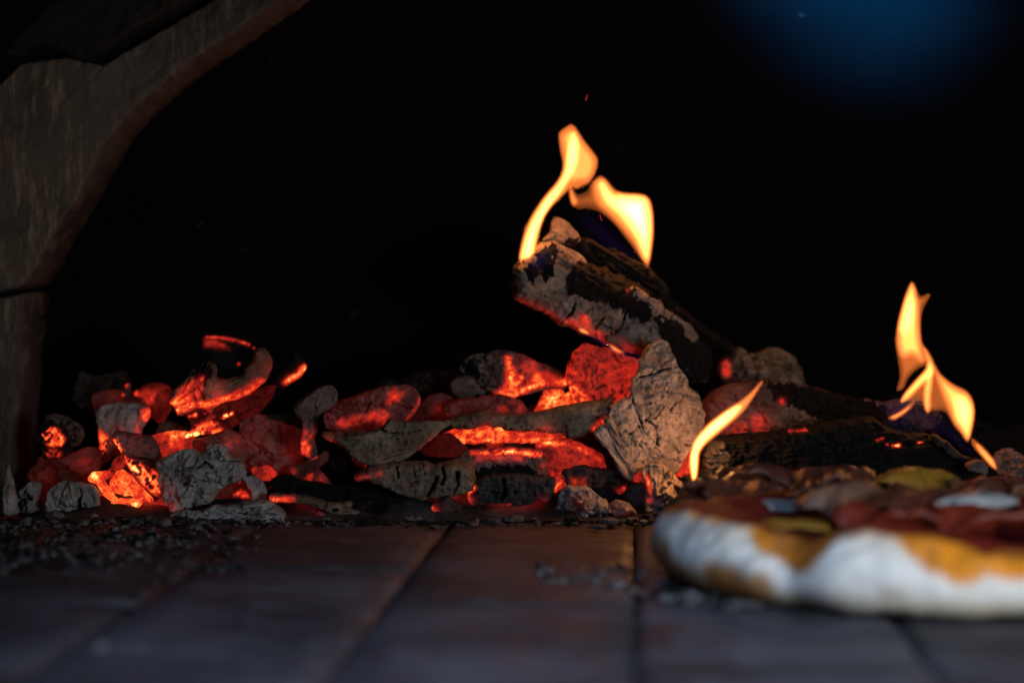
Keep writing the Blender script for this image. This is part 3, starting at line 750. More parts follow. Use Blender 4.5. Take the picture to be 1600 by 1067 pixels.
E('charcoal', R3, [585, 606, 640, 562, 700, 535, 742, 518, 800, 575, 852, 642, 840, 655, 740, 645, 620, 630], 1.58, 0.008, M_CHAR, 'dark triangular charcoal flake beside the orange split log', 'charcoal', LG, facets=0, ash=0.1, heat=0.16, tilt=(-0.3, 0))
E('ember', R4, [-160, 650, -100, 600, -20, 592, 40, 600, 100, 578, 170, 590, 272, 586, 298, 645, 314, 712, 300, 738, 200, 720, 60, 725, -60, 715, -140, 700], 1.57, 0.018, M_PINK,
  'squared log piece glowing along its upper face with a cut right end', 'ember', LG, facets=1, ash=0.8, noise=0.09, char=[[-140, 700, -40, 690, 60, 660, 200, 655, 260, 690, 200, 730, 0, 730]],
  glow=[('l', [(-70, 605), (20, 600), (110, 592), (180, 600), (270, 605)], 16, 0.88), ('p', [-60, 605, 60, 600, 180, 600, 200, 640, 60, 640, -60, 650], 0.52, 8), ('d', 285, 660, 30, 0.4)], cuts=[([(12, 590), (40, 602), (70, 592)], 4)])
E('ember', R4, [246, 572, 270, 548, 330, 532, 430, 545, 480, 560, 525, 592, 582, 622, 602, 682, 550, 690, 450, 700, 380, 705, 330, 735, 305, 650], 1.59, 0.02, M_HOT,
  'deep red domed ember with a bright ragged crest', 'ember', LG, facets=1, heat=0.44, noise=0.1, glow=[('l', [(262, 565), (330, 548), (420, 555), (500, 590), (570, 630)], 22, 0.80), ('d', 590, 672, 20, 0.9), ('l', [(400, 560), (440, 552)], 8, 0.95), ('d', 330, 560, 50, 0.72), ('l', [(340, 705), (450, 685), (590, 678)], 16, 0.64)])
E('charcoal', R4, [-95, 820, -70, 770, -40, 745, 0, 728, 130, 718, 280, 728, 345, 735, 330, 800, 290, 870, 262, 940, 200, 955, 120, 952, 0, 955, -50, 930, -80, 890], 1.545, 0.024, M_CHAR,
  'dark grained charcoal block with a red upper corner', 'charcoal', LG, facets=2, grain=4, gamp=0.12, ash=0.75, noise=0.12,
  cuts=[([(85, 735), (95, 800), (75, 830)], 5), ([(0, 860), (200, 850)], 1.4), ([(20, 800), (180, 790)], 1.2)], glow=[('p', [-98, 800, -80, 770, -50, 755, -45, 780, -75, 810, -78, 850, -95, 840], 0.86, 4), ('d', -80, 840, 30, 0.5), ('d', 290, 850, 40, 0.3)])
E('ember', R3, [632, 985, 645, 920, 670, 890, 740, 846, 780, 880, 830, 930, 856, 965, 840, 1000, 720, 1012, 660, 1005], 1.525, 0.016, M_BROWN,
  'brown triangular lump with red flecks leaning on the charcoal block', 'ember', LG, facets=2, noise=0.15, grain=-40, gamp=0.1, glow=[('d', 655, 905, 12, 0.8), ('d', 660, 940, 9, 0.82), ('d', 665, 920, 40, 0.42)])
E('ember', R4, [278, 890, 300, 840, 320, 785, 345, 735, 385, 712, 405, 735, 390, 770, 345, 820, 330, 850, 372, 900, 365, 915, 320, 905, 300, 950, 275, 940], 1.555, 0.012, M_HOT,
  'ragged red ember tongue between the charcoal block and grey lump', 'ember', LG, heat=0.46, facets=1, glow=[('p', [320, 790, 350, 745, 390, 720, 395, 740, 350, 800, 328, 820], 0.70, 4), ('l', [(310, 860), (345, 885), (365, 905)], 14, 0.66)])
E('ember', R4, [382, 700, 440, 684, 550, 678, 640, 698, 690, 738, 704, 782, 680, 815, 612, 834, 540, 810, 480, 795, 420, 790, 395, 740], 1.555, 0.02, M_BROWN,
  'rounded brown ember with a vertical red band under the domed ember', 'ember', LG, facets=2, noise=0.12, ashp=[[540, 690, 640, 700, 690, 745, 680, 800, 610, 820, 560, 790]],
  glow=[('p', [425, 725, 505, 720, 510, 780, 430, 778], 0.62, 7), ('d', 692, 782, 16, 0.9), ('d', 670, 800, 30, 0.45)], cuts=[([(640, 705), (655, 740)], 2.5)])
E('ash_lump', R4, [358, 925, 368, 850, 375, 795, 405, 768, 480, 778, 520, 790, 560, 820, 600, 845, 634, 880, 622, 940, 585, 972, 480, 988, 400, 975], 1.52, 0.022, M_GREY,
  'rugged blue grey ash lump on the hearth below the brown ember', 'ash', LG, facets=4, noise=0.2, pits=0.35, cracks=8, cwidth=1.5, glow=[('d', 480, 830, 60, 0.18)])
E('ash_lump', R4, [628, 900, 635, 865, 660, 848, 722, 868, 752, 905, 748, 950, 700, 962, 660, 955], 1.515, 0.013, M_GREY,
  'fist shaped beige ash nugget beside the rugged grey lump', 'ash', LG, facets=3, noise=0.16, heat=0.1)
E('ash_lump', R4, [590, 960, 640, 955, 700, 960, 780, 925, 860, 905, 925, 900, 900, 940, 820, 965, 740, 985, 640, 985], 1.505, 0.007, M_BROWN, 'dark brown scaly crumbs heaped before the fire lit ash', 'ash', LG, noise=0.3, pits=0.5, cracks=14, cwidth=2)
E('ash_lump', R4, [700, 820, 725, 780, 750, 758, 790, 765, 812, 815, 808, 880, 770, 925, 735, 885], 1.54, 0.013, M_PINK, 'smooth mauve ash pebble tucked beside the fire lit ash', 'ash', LG, facets=0, noise=0.08)
E('ember', R4, [735, 720, 760, 680, 800, 662, 810, 700, 800, 760, 760, 760], 1.555, 0.01, M_HOT, 'small red ember wedged under the cracked ash slab', 'ember', LG, heat=0.42, glow=[('d', 770, 690, 24, 0.66)])
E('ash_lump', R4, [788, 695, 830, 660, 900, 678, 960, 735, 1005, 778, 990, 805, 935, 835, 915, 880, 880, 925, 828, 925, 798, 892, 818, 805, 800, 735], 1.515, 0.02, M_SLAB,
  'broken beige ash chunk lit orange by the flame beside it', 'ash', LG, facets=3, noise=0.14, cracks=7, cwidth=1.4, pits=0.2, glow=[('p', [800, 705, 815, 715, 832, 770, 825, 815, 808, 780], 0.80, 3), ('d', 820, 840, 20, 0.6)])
slab = empty('ash_slab', (0.085, 1.55, 0.02)); tag(slab, 'tall leaning slab of cracked beige ash in front of the flaming log', 'ash', LG)
E('slab_body', R4, [882, 38, 928, 58, 955, 130, 962, 172, 1008, 215, 1030, 288, 1060, 300, 1082, 350, 1102, 412, 1090, 470, 1050, 540, 1005, 610, 945, 692, 890, 690, 830, 680, 770, 690, 725, 700, 690, 640, 650, 560, 620, 480, 615, 400, 622, 368, 690, 338, 732, 328, 740, 255, 770, 222, 780, 150, 818, 75], 1.56, 0.024, M_SLAB,
  parent=slab, auto=False, facets=2, fslope=0.45, noise=0.09, cracks=62, cdepth=0.16, cwidth=1.0, pits=0.12, edge=7, tilt=(0.1, 0.25), jit=1.8,
  cuts=[([(772, 225), (830, 215), (900, 185), (962, 172)], 2.8), ([(735, 330), (755, 390), (770, 430), (790, 490)], 2.6), ([(800, 440), (850, 420), (890, 370)], 2.0), ([(860, 560), (850, 470), (800, 430)], 2.0)],
  glow=[('p', [950, 690, 985, 630, 1010, 605, 1040, 570, 1045, 560, 1010, 620, 960, 700], 0.5, 6)])
for q, (pts, yy) in enumerate((([540, 505, 575, 470, 612, 470, 650, 545, 700, 640, 720, 690, 690, 680, 640, 615, 570, 545], 1.545),
                               ([560, 545, 640, 615, 690, 660, 735, 690, 740, 735, 712, 748, 690, 730, 660, 670, 610, 590], 1.538),
                               ([600, 440, 625, 430, 665, 520, 720, 620, 735, 690, 690, 640, 640, 545], 1.54))):
    E('splinter', R4, pts, yy, 0.008, M_SLAB, parent=slab, facets=0, grain=52, gamp=0.45, ash=0.9)
E('ember', R4, [406, 200, 412, 160, 440, 100, 490, 58, 560, 74, 640, 90, 700, 118, 775, 150, 790, 230, 760, 300, 735, 350, 650, 360, 550, 352, 500, 355, 450, 364, 430, 305, 412, 240], 1.615, 0.034, M_HOT,
  'round red hot log end propping up the flaming log', 'ember', LG, facets=1, fslope=0.4, noise=0.09, grain=-14, gamp=0.10, heat=0.47, ash=0.6, flake=0.4,
  cuts=[([(545, 75), (560, 110), (545, 130)], 1.8), ([(640, 100), (660, 145), (700, 150)], 2), ([(470, 240), (500, 290), (540, 320)], 1.5)],
  glow=[('p', [412, 235, 460, 260, 500, 290, 530, 325, 550, 345, 450, 362, 430, 305], 0.88, 7), ('d', 430, 190, 50, 0.66), ('l', [(420, 240), (445, 350)], 20, 0.8)], char=[[610, 330, 735, 300, 780, 200, 780, 350, 650, 365]])
E('ember', R4, [248, 405, 270, 360, 290, 300, 330, 278, 382, 288, 388, 322, 432, 298, 455, 360, 400, 380, 330, 400], 1.64, 0.014, M_HOT,
  'notched bright orange ember between the crested ember and log end', 'ember', LG, facets=0, heat=0.80, glow=[('d', 320, 330, 60, 0.88), ('d', 300, 385, 50, 0.86)])
E('ember', R4, [940, 715, 955, 690, 1000, 615, 1040, 600, 1060, 640, 1030, 700, 980, 725], 1.55, 0.01, M_HOT, 'red ember glimpsed between the ash slab and the small flame', 'ember', LG, heat=0.56)

# small broken bits filling the gaps between the big pieces
_r = random.Random(21)
for _k in range(32):
    _x = _r.uniform(70, 1010); _y = _r.uniform(705, 800)
    _s = _r.uniform(9, 22); _a = _r.uniform(-0.5, 0.5); _e = _r.uniform(0.4, 0.9); _n = _r.choice((5, 6, 7))
    _p = []
    for _q in range(_n):
        _t = 2 * math.pi * _q / _n + _r.uniform(-0.35, 0.35); _u, _v = _s * math.cos(_t) * _r.uniform(.8, 1.2), _s * _e * math.sin(_t) * _r.uniform(.8, 1.2)
        _p += [_x + _u * math.cos(_a) - _v * math.sin(_a), _y + _u * math.sin(_a) + _v * math.cos(_a)]
    _m = _r.choice((M_CHAR, M_BROWN, M_BROWN, M_PINK, M_HOT))
    E('ember_chip', FULL, _p, _r.uniform(1.585, 1.625), _s * 0.00022, _m, 'small charred ember chip wedged in a gap between the larger pieces', 'ember', 'small chips wedged between the embers',
      facets=2, noise=0.16, heat=(_r.uniform(0.35, 0.6) if _m is M_HOT else 0.12), ash=0.7)

# ------------------------------------------------------------------ the flaming log
flog = empty('burning_log', (0.10, 1.63, 0.05)); tag(flog, 'split log propped up at a slant with flames on its upper side', 'log')
LT = dict(tilt=(0.32, 0))
E('wood_core', R5, [84, 455, 90, 350, 128, 290, 200, 225, 290, 165, 380, 168, 440, 215, 560, 290, 700, 330, 820, 400, 900, 440, 1000, 505, 1090, 590, 1180, 650, 1300, 760, 1400, 850, 1430, 950, 1400, 1080, 1250, 1090, 1100, 1060, 950, 990, 905, 885, 860, 872, 780, 855, 640, 800, 540, 745, 400, 690, 250, 592, 130, 557, 100, 520],
  1.64, 0.034, M_LOG, parent=flog, facets=0, noise=0.06, grain=33, gamp=0.05, edge=26, ash=1.0, jit=2,
  char=[[440, 385, 470, 320, 520, 285, 560, 262, 700, 300, 820, 370, 900, 415, 1010, 480, 1110, 590, 1010, 640, 960, 700, 860, 660, 790, 610, 720, 600, 700, 560, 620, 560, 560, 540, 500, 530, 430, 500],
        [200, 300, 260, 240, 340, 165, 385, 175, 350, 270, 340, 340, 370, 380, 300, 430, 270, 370, 210, 440, 150, 345],
        [1000, 640, 1010, 560, 1200, 680, 1450, 850, 1430, 1080, 1150, 1080, 1080, 900]],
  cuts=[([(400, 690), (470, 620), (490, 560)], 2.2), ([(640, 800), (620, 720), (680, 650)], 2.4), ([(720, 800), (800, 700), (820, 620)], 2.6), ([(650, 690), (760, 740), (830, 720)], 1.8), ([(540, 640), (600, 590)], 1.6), ([(730, 780), (720, 740)], 2)],
  glow=[('p', [380, 680, 440, 655, 500, 650, 540, 625, 610, 720, 680, 750, 760, 770, 860, 840, 905, 870, 870, 885, 760, 850, 640, 800, 540, 745], 0.50, 9), ('p', [520, 655, 550, 625, 590, 660, 610, 740, 570, 720], 0.60, 6), ('p', [660, 760, 760, 775, 870, 850, 860, 875, 740, 840], 0.58, 7), ('l', [(130, 545), (260, 580), (400, 670)], 34, 0.34), ('d', 830, 478, 10, 0.85)], **LT)
E('end_face', R5, [286, 165, 330, 110, 358, 10, 385, 6, 425, 25, 470, 68, 532, 132, 500, 180, 440, 172, 380, 162, 330, 160], 1.635, 0.014, M_LOG, parent=flog, facets=2, noise=0.1, grain=35, gamp=0.06, char=[[440, 140, 532, 125, 520, 185, 430, 178]])
E('ash_crust', R5, [350, 265, 385, 172, 440, 210, 510, 240, 575, 300, 500, 318, 465, 345, 430, 420, 400, 520, 380, 610, 330, 590, 295, 500, 320, 420, 360, 385, 335, 320], 1.612, 0.010, M_LOG, parent=flog, facets=1, noise=0.1, pits=0.15, tilt=(0.32, 0))
E('charred_back', R5, [440, 180, 530, 128, 600, 150, 680, 200, 760, 215, 880, 275, 980, 330, 1060, 400, 1100, 460, 1120, 540, 1250, 640, 1340, 710, 1450, 780, 1545, 862, 1500, 890, 1380, 820, 1200, 690, 1050, 580, 960, 500, 850, 430, 700, 345, 560, 280], 1.66, 0.024, M_CHARC, parent=flog,
  facets=0, noise=0.12, grain=34, gamp=0.18, ash=0.15, ashp=[[760, 205, 800, 210, 900, 265, 980, 325, 1040, 390, 1105, 480, 1090, 480, 1020, 410, 930, 310, 820, 245], [540, 135, 600, 155, 640, 180, 600, 175]])
for pts in ([868, 470, 890, 455, 940, 480, 978, 515, 970, 550, 945, 575, 895, 540, 862, 505], [975, 520, 1010, 530, 1060, 560, 1085, 600, 1060, 640, 1020, 655, 975, 620, 960, 580],
            [1025, 670, 1060, 655, 1105, 680, 1100, 740, 1060, 800, 1010, 840, 968, 830, 990, 760], [1090, 610, 1135, 640, 1115, 680, 1065, 655], [1145, 645, 1200, 680, 1260, 720, 1310, 775, 1270, 840, 1230, 780, 1190, 720, 1140, 690],
            [835, 690, 900, 670, 965, 700, 960, 760, 910, 780, 850, 740], [690, 790, 730, 770, 830, 800, 910, 800, 905, 850, 880, 885, 800, 855], [1180, 900, 1230, 890, 1250, 960, 1220, 1030, 1170, 1000]):
    xm = float(np.mean(cv(R5, pts)[:, 0])); tone = M_PINK if pts[0] in (835, 690) else (M_CHAR if pts[0] == 1180 else M_LOG)
    E('ash_plate', R5, pts, 1.64 + 0.32 * (xm - 935) / FPX * 1.6 - 0.030, 0.0075, tone, parent=flog, facets=1, fslope=0.4, edge=6, noise=0.1, tilt=(0.32, 0),
      glow=[('d', 850, 850, 90, 0.55)] if pts[0] == 690 else ())
E('bark_chip', R5, [285, 165, 300, 140, 330, 118, 372, 108, 350, 128, 325, 145], 1.625, 0.003, M_LOG, parent=flog, facets=0)

# ------------------------------------------------------------------ right end of the fire
E('ash_lump', R6, [236, 470, 238, 415, 260, 388, 292, 368, 322, 344, 360, 378, 410, 368, 445, 349, 505, 350, 560, 385, 592, 440, 610, 500, 600, 525, 480, 515, 270, 525], 1.69, 0.032, M_TAN,
  'tan knobbly log end with one red flank behind the small flame', 'ember', LG, facets=2, noise=0.14, cracks=5, cwidth=1.5, cuts=[([(330, 400), (315, 445)], 2.4)], glow=[('p', [240, 420, 262, 395, 285, 420, 285, 470, 262, 485, 242, 465], 0.64, 4)])
E('charred_log', R6, [160, 600, 200, 542, 270, 512, 420, 488, 520, 495, 610, 512, 750, 552, 860, 572, 960, 590, 1060, 560, 1160, 580, 1200, 640, 1100, 690, 850, 690, 700, 720, 560, 740, 440, 760, 220, 760, 175, 700], 1.635, 0.032, M_PINK,
  'ash crusted log with squarish cracks lying behind the black log', 'log', None, facets=1, noise=0.09, edge=30, cracks=20, cwidth=1.4, ash=0.9,
  char=[[430, 500, 560, 500, 860, 570, 960, 600, 960, 670, 700, 700, 640, 640, 560, 600, 470, 580]], glow=[('d', 390, 670, 70, 0.55), ('d', 300, 690, 80, 0.45), ('d', 495, 575, 20, 0.72), ('d', 260, 640, 120, 0.3), ('l', [(530, 708), (575, 712)], 6, 0.8)])
E('black_log', R6, [148, 800, 175, 760, 230, 738, 300, 730, 440, 722, 600, 696, 720, 674, 900, 648, 960, 700, 1040, 720, 1150, 722, 1230, 768, 1290, 820, 1400, 848, 1440, 890, 1410, 960, 1330, 1010, 1000, 1040, 600, 1050, 250, 1040, 165, 1000, 145, 900], 1.545, 0.04, M_CHAR,
  'thick coal black log with tiny red sparks lying behind the pizza', 'log', None, facets=1, fslope=0.4, noise=0.07, grain=-4, gamp=0.08, edge=26, ash=0.0, ashp=[[150, 800, 175, 760, 235, 745, 262, 800, 255, 900, 240, 960, 150, 960]],
  glow=[('l', [(900, 740), (925, 732)], 6, 0.95), ('l', [(965, 764), (1000, 762)], 7, 1.0), ('d', 943, 758, 6, 0.9), ('l', [(1078, 752), (1100, 749)], 6, 0.95), ('d', 1175, 882, 12, 0.8), ('l', [(530, 706), (600, 697)], 5, 0.7)])
E('charcoal', R6, [950, 690, 985, 655, 1030, 640, 1085, 600, 1120, 600, 1160, 620, 1190, 612, 1198, 655, 1170, 690, 1120, 712, 1040, 728, 975, 735], 1.55, 0.016, M_CHARC, 'charred stub sitting on the black log under the tall flame', 'charcoal', LG, ash=0.2, noise=0.15)
E('bark_sliver', R6, [1160, 722, 1190, 735, 1240, 770, 1300, 815, 1330, 835, 1300, 838, 1240, 800, 1180, 760], 1.515, 0.006, M_CHAR, 'thin bark sliver lifting off the right end of the black log', 'charcoal', LG, ash=0.5, facets=0)
E('ash_stick', R6, [1318, 852, 1350, 845, 1398, 850, 1412, 880, 1398, 900, 1350, 895, 1325, 880], 1.50, 0.007, M_PINK, 'short ash grey stick end sticking out of the black log', 'ash', LG, facets=0, noise=0.15)
E('ash_lump', R6, [1436, 850, 1450, 812, 1480, 794, 1512, 790, 1550, 815, 1575, 860, 1600, 880, 1610, 970, 1500, 980, 1455, 920], 1.57, 0.026, M_PINK, 'pinkish crumbly ash lump beside the tail of the tall flame', 'ash', LG, noise=0.18, facets=2, pits=0.2)
E('charcoal', R6, [1180, 640, 1230, 600, 1330, 640, 1450, 700, 1600, 680, 1700, 760, 1700, 900, 1500, 860, 1350, 830, 1240, 760], 1.70, 0.04, M_CHARC, 'big dark charcoal lump in the gloom behind the tall flame', 'charcoal', LG, ash=0.25, noise=0.18)
E('ember', R6, [1300, 930, 1380, 925, 1440, 915, 1500, 920, 1620, 940, 1620, 1010, 1300, 1010], 1.52, 0.015, M_BROWN, 'brown burnt layer under the pinkish ash lump', 'ember', LG, noise=0.2, heat=0.12)


# ------------------------------------------------------------------ flames: thin bodies of glowing gas
FATTEN = 3.0


def flame_body(name, c, outer, Y, lobes, mat, parent=None, label=None, T0=0.0006, R0=4.0, step=1.6):
    """outer outline with a thin skin of gas; lobes = (outline, thickness m, ramp px) make it deeper"""
    rs = np.random.RandomState(3)
    poly = rough_poly(cv(c, outer), rs, seg=4, jit=0, smooth=3, grow=2.2)
    lo = poly.min(0) - 10; hi = poly.max(0) + 10
    xs = np.arange(lo[0], hi[0], step); ys = np.arange(lo[1], hi[1], step)
    Q = np.stack(np.meshgrid(xs, ys, indexing='ij'), -1).reshape(-1, 2)
    d, _ = signed(Q, poly)
    t = T0 * sstep(-0.8, R0 * 1.5, d)
    for pl, T, rp in lobes:
        p2 = rough_poly(cv(c, pl), rs, seg=4, jit=0, smooth=3, grow=1.2)
        s, _ = signed(Q, p2)
        t = t + T * np.clip((s + rp * 0.40) / (rp * 1.5), 0, 1) ** 1.9 * sstep(-0.5, 7.0, d)
    t = np.where(t < 5e-5, 0.0, t) * FATTEN
    x, y = Q[:, 0], Q[:, 1]
    X, Z = place(x, y, Y)
    wob = 0.004 * np.sin(y / 38.0)                        # the sheet wavers in depth
    idx = np.arange(len(Q)).reshape(len(xs), len(ys))
    cell = np.stack([idx[:-1, :-1], idx[1:, :-1], idx[1:, 1:], idx[:-1, 1:]], -1).reshape(-1, 4)
    cell = cell[(t[cell] > 0).any(1)]
    used = np.unique(cell); lut = np.full(len(Q), -1); lut[used] = np.arange(len(used)); f = lut[cell]
    X, Z, wob, t = X[used], Z[used], wob[used], t[used]
    on = t <= 0
    front = np.stack([X, Y + wob - t / 2, Z], 1); back = np.stack([X, Y + wob + t / 2, Z], 1)
    nb = len(used); bi = np.where(on, np.arange(nb), nb + np.cumsum(~on) - 1)
    V = np.concatenate([front, back[~on]]); fb = bi[f]
    faces = f[:, ::-1].tolist() + fb.tolist()
    o = link_mesh(name, V, faces, mat, parent)
    if label: tag(o, label, 'flame', 'flames in the oven')
    return o


FG = 'flames in the oven'


def flame_light(px, py, Y, e, rad=0.02):
    x, z = place(px, py, Y)
    lamp('flame_light', 'POINT', (float(x), Y, float(z)), None, e, (1.0, 0.42, 0.12), shadow_soft_size=rad)


fa = empty('flame', (0.02, 1.60, 0.17)); tag(fa, 'slender twisting flame rising from the raised end of the slanted log', 'flame', FG)
flame_body('tongue', F1, [128, 930, 135, 870, 165, 740, 212, 640, 285, 530, 365, 440, 408, 370, 413, 300, 393, 220, 382, 120, 410, 95, 462, 62, 492, 90, 535, 160, 592, 230, 630, 280, 628, 330, 604, 390, 575, 432, 540, 446, 500, 470, 465, 455, 430, 490, 380, 535, 330, 585, 290, 645, 265, 710, 245, 790, 225, 880, 205, 950, 185, 962, 172, 925, 152, 945], 1.60,
           [([132, 925, 150, 840, 200, 690, 295, 530, 385, 435, 425, 350, 440, 240, 455, 150, 480, 110, 505, 180, 500, 290, 470, 380, 390, 500, 310, 620, 255, 730, 225, 860, 205, 945, 172, 915], 0.010, 12),
            ([392, 130, 470, 80, 540, 180, 622, 285, 600, 385, 560, 420, 510, 420, 460, 440, 440, 330, 415, 230], 0.0009, 8)], M_FLAME, fa, T0=0.0004, R0=3)
flame_body('blue_base', F1, [120, 940, 125, 870, 170, 880, 230, 860, 290, 830, 360, 830, 360, 900, 300, 1000, 240, 1020, 170, 1000], 1.575, [([150, 930, 230, 900, 300, 880, 320, 940, 240, 980], 0.004, 14)], M_BLUE, fa, T0=0.004, R0=14)
fb_ = empty('flame', (0.10, 1.62, 0.17)); tag(fb_, 'broad bright flame leaning over the middle of the slanted log', 'flame', FG)
flame_body('tongue', F1, [440, 490, 448, 450, 462, 432, 478, 470, 500, 490, 540, 480, 585, 440, 620, 402, 655, 383, 692, 410, 742, 475, 800, 500, 880, 502, 940, 510, 976, 548, 990, 640, 990, 760, 976, 860, 962, 960, 948, 985, 915, 935, 860, 870, 800, 790, 745, 710, 690, 660, 620, 630, 560, 615, 500, 625, 462, 590], 1.625,
           [([600, 430, 655, 395, 700, 440, 745, 490, 820, 515, 900, 512, 955, 530, 980, 640, 980, 760, 965, 880, 952, 970, 925, 920, 880, 830, 800, 730, 720, 640, 640, 560], 0.0036, 24),
            ([740, 510, 880, 515, 950, 535, 975, 640, 975, 770, 950, 940, 915, 860, 880, 760, 800, 640], 0.012, 20),
            ([640, 440, 670, 420, 720, 500, 800, 560, 860, 640, 760, 620, 690, 560], 0.006, 14),
            ([445, 480, 462, 440, 480, 500, 510, 560, 480, 585, 455, 560], 0.0010, 7)], M_FLAME, fb_, T0=0.00022, R0=16)
flame_body('blue_base', F1, [480, 620, 600, 600, 720, 690, 820, 800, 960, 960, 1010, 1030, 960, 1060, 860, 1000, 700, 900, 560, 790, 500, 700], 1.672, [([560, 700, 700, 760, 900, 960, 960, 1020, 860, 960, 700, 850], 0.004, 24), ([900, 960, 970, 970, 990, 1020, 950, 1040], 0.012, 10)], M_BLUE, fb_, T0=0.003, R0=22)
fu = empty('flame', (0.055, 1.605, 0.11)); tag(fu, 'faint violet and yellow flames licking the underside of the slanted log', 'flame', FG)
flame_body('tongue', R5, [520, 730, 545, 728, 580, 750, 600, 770, 560, 760, 530, 748], 1.595, [([530, 735, 570, 745, 590, 762, 550, 755], 0.0030, 4)], M_FLAME, fu, T0=0.0003, R0=4)
flame_body('tongue', R5, [715, 830, 740, 838, 790, 870, 832, 892, 790, 890, 745, 870], 1.59, [([735, 842, 780, 868, 810, 886, 770, 878], 0.0020, 4)], M_FLAME, fu, T0=0.0003, R0=4)
flame_body('blue_base', R5, [560, 765, 620, 770, 720, 820, 860, 890, 930, 920, 900, 950, 800, 920, 680, 850, 600, 800], 1.575, [], M_BLUE, fu, T0=0.010, R0=10)
fc = empty('flame', (0.135, 1.495, 0.04)); tag(fc, 'small bent flame at the cut end of the black log', 'flame', FG)
flame_body('tongue', R6, [120, 942, 107, 880, 104, 820, 122, 750, 178, 680, 258, 620, 325, 580, 370, 545, 436, 478, 385, 560, 335, 630, 265, 690, 205, 742, 168, 775, 147, 805, 144, 860, 140, 918, 130, 940], 1.495,
           [([122, 930, 110, 870, 110, 820, 130, 755, 185, 690, 260, 630, 310, 600, 330, 600, 290, 650, 230, 700, 170, 755, 140, 800, 138, 870, 132, 920], 0.012, 9)], M_FLAME, fc, T0=0.0009, R0=6)
fd = empty('flame', (0.33, 1.53, 0.06)); tag(fd, 'tall forked flame burning on the right end of the black log', 'flame', FG)
flame_body('tongue', F2, [205, 25, 188, 55, 168, 110, 140, 230, 126, 330, 138, 430, 148, 510, 120, 592, 168, 582, 195, 520, 245, 475, 292, 458, 290, 420, 275, 380, 262, 300, 258, 230, 275, 160, 310, 100, 290, 85, 250, 105, 228, 60], 1.556,
           [([205, 40, 180, 100, 155, 220, 150, 280, 180, 310, 215, 260, 228, 160, 218, 70], 0.0060, 14),
            ([175, 110, 140, 250, 135, 340, 160, 420, 220, 400, 280, 450, 262, 330, 250, 200, 230, 110], 0.0017, 12)], M_FLAME, fd, T0=0.00032, R0=10)
flame_body('tongue', F2, [140, 650, 158, 602, 228, 520, 280, 470, 262, 400, 245, 330, 250, 310, 270, 350, 300, 380, 332, 432, 354, 492, 412, 545, 484, 575, 518, 620, 525, 690, 514, 760, 492, 862, 462, 815, 420, 775, 395, 725, 365, 690, 330, 690, 296, 690, 283, 712, 262, 665, 250, 640, 200, 640], 1.53,
           [([148, 640, 170, 600, 240, 525, 290, 475, 300, 440, 320, 460, 316, 500, 280, 530, 240, 565, 190, 615], 0.0055, 9),
            ([285, 500, 320, 470, 310, 540, 298, 610, 292, 690, 272, 680, 268, 600], 0.0028, 8),
            ([320, 450, 350, 500, 420, 555, 490, 590, 512, 640, 516, 700, 490, 840, 460, 790, 410, 740, 390, 670, 350, 570], 0.0018, 12),
            ([420, 610, 480, 610, 512, 660, 512, 720, 490, 830, 465, 780, 430, 720], 0.0055, 16),
            ([262, 330, 300, 390, 325, 450, 300, 465, 280, 420], 0.0012, 7)], M_FLAME, fd, T0=0.00022, R0=10)
flame_body('tongue', F2, [80, 718, 130, 695, 180, 660, 224, 628, 204, 668, 162, 702, 112, 732], 1.52, [([95, 715, 150, 690, 200, 655, 170, 690, 115, 722], 0.0016, 4)], M_FLAME, fd, T0=0.0002, R0=3)
flame_body('tongue', F2, [505, 815, 550, 848, 592, 890, 628, 930, 650, 992, 612, 970, 570, 925, 530, 885, 505, 850], 1.51, [([530, 845, 585, 895, 620, 935, 638, 980, 600, 950, 550, 890], 0.0026, 8)], M_FLAME, fd, T0=0.0003, R0=6)
flame_body('blue_base', F2, [20, 640, 100, 590, 200, 600, 260, 640, 400, 700, 480, 840, 560, 900, 500, 920, 420, 860, 300, 800, 120, 800, 40, 720], 1.483, [([60, 660, 120, 630, 160, 680, 100, 740], 0.004, 14), ([380, 780, 470, 850, 500, 900, 430, 850], 0.006, 14)], M_BLUE, fd, T0=0.004, R0=20)
flame_light(845, 350, 1.585, 0.075); flame_light(985, 360, 1.61, 0.13)
flame_light(1100, 680, 1.475, 0.19, 0.012); flame_light(1425, 560, 1.53, 0.07); flame_light(1490, 630, 1.515, 0.06)
for (px, py, dx, dy, Y) in ((915, 157, 3, -9, 1.6), (940, 344, -2.5, -8, 1.58)):
    sp = E('spark', FULL, [px - 0.8, py + 1, px + 0.8, py + 1, px + dx + 0.6, py + dy, px + dx - 0.6, py + dy], Y, 0.0005, M_HOT, ('tiny orange spark drifting above the twisting flame' if py < 200 else 'tiny spark hovering over the slanted log'), 'spark', None,
           step=0.6, facets=0, noise=0, heat=0.62, jit=0, smooth=1, grow=0)

# ------------------------------------------------------------------ pizza
PC = np.array([0.250, 1.196, 0.0]); PR = 0.162
pizza = empty('pizza', tuple(PC)); tag(pizza, 'puffy edged pizza with ham, cheese and tomato baking on the bricks', 'pizza')


def rim_at(phi):
    """phi 0 = towards the mouth, positive = left; gives radius, rim half width, rim height"""
    g = lambda c, w: np.exp(-((phi - R(c)) / R(w)) ** 2)
    n1 = fbm(np.cos(phi) * 2.3 + 5, np.sin(phi) * 2.3 + 9, 3)
    Ro = PR * (1 + 0.035 * n1 - 0.055 * g(40, 7) + 0.03 * g(8, 22) + 0.02 * g(70, 18))
    hr = 0.042 + 0.006 * n1 - 0.010 * g(41, 9) + 0.006 * g(12, 18) + 0.003 * g(68, 16) - 0.006 * g(-14, 8) + 0.003 * g(-28, 10)
    a = 0.027 + 0.004 * n1 + 0.004 * g(10, 20)
    return Ro, a, hr


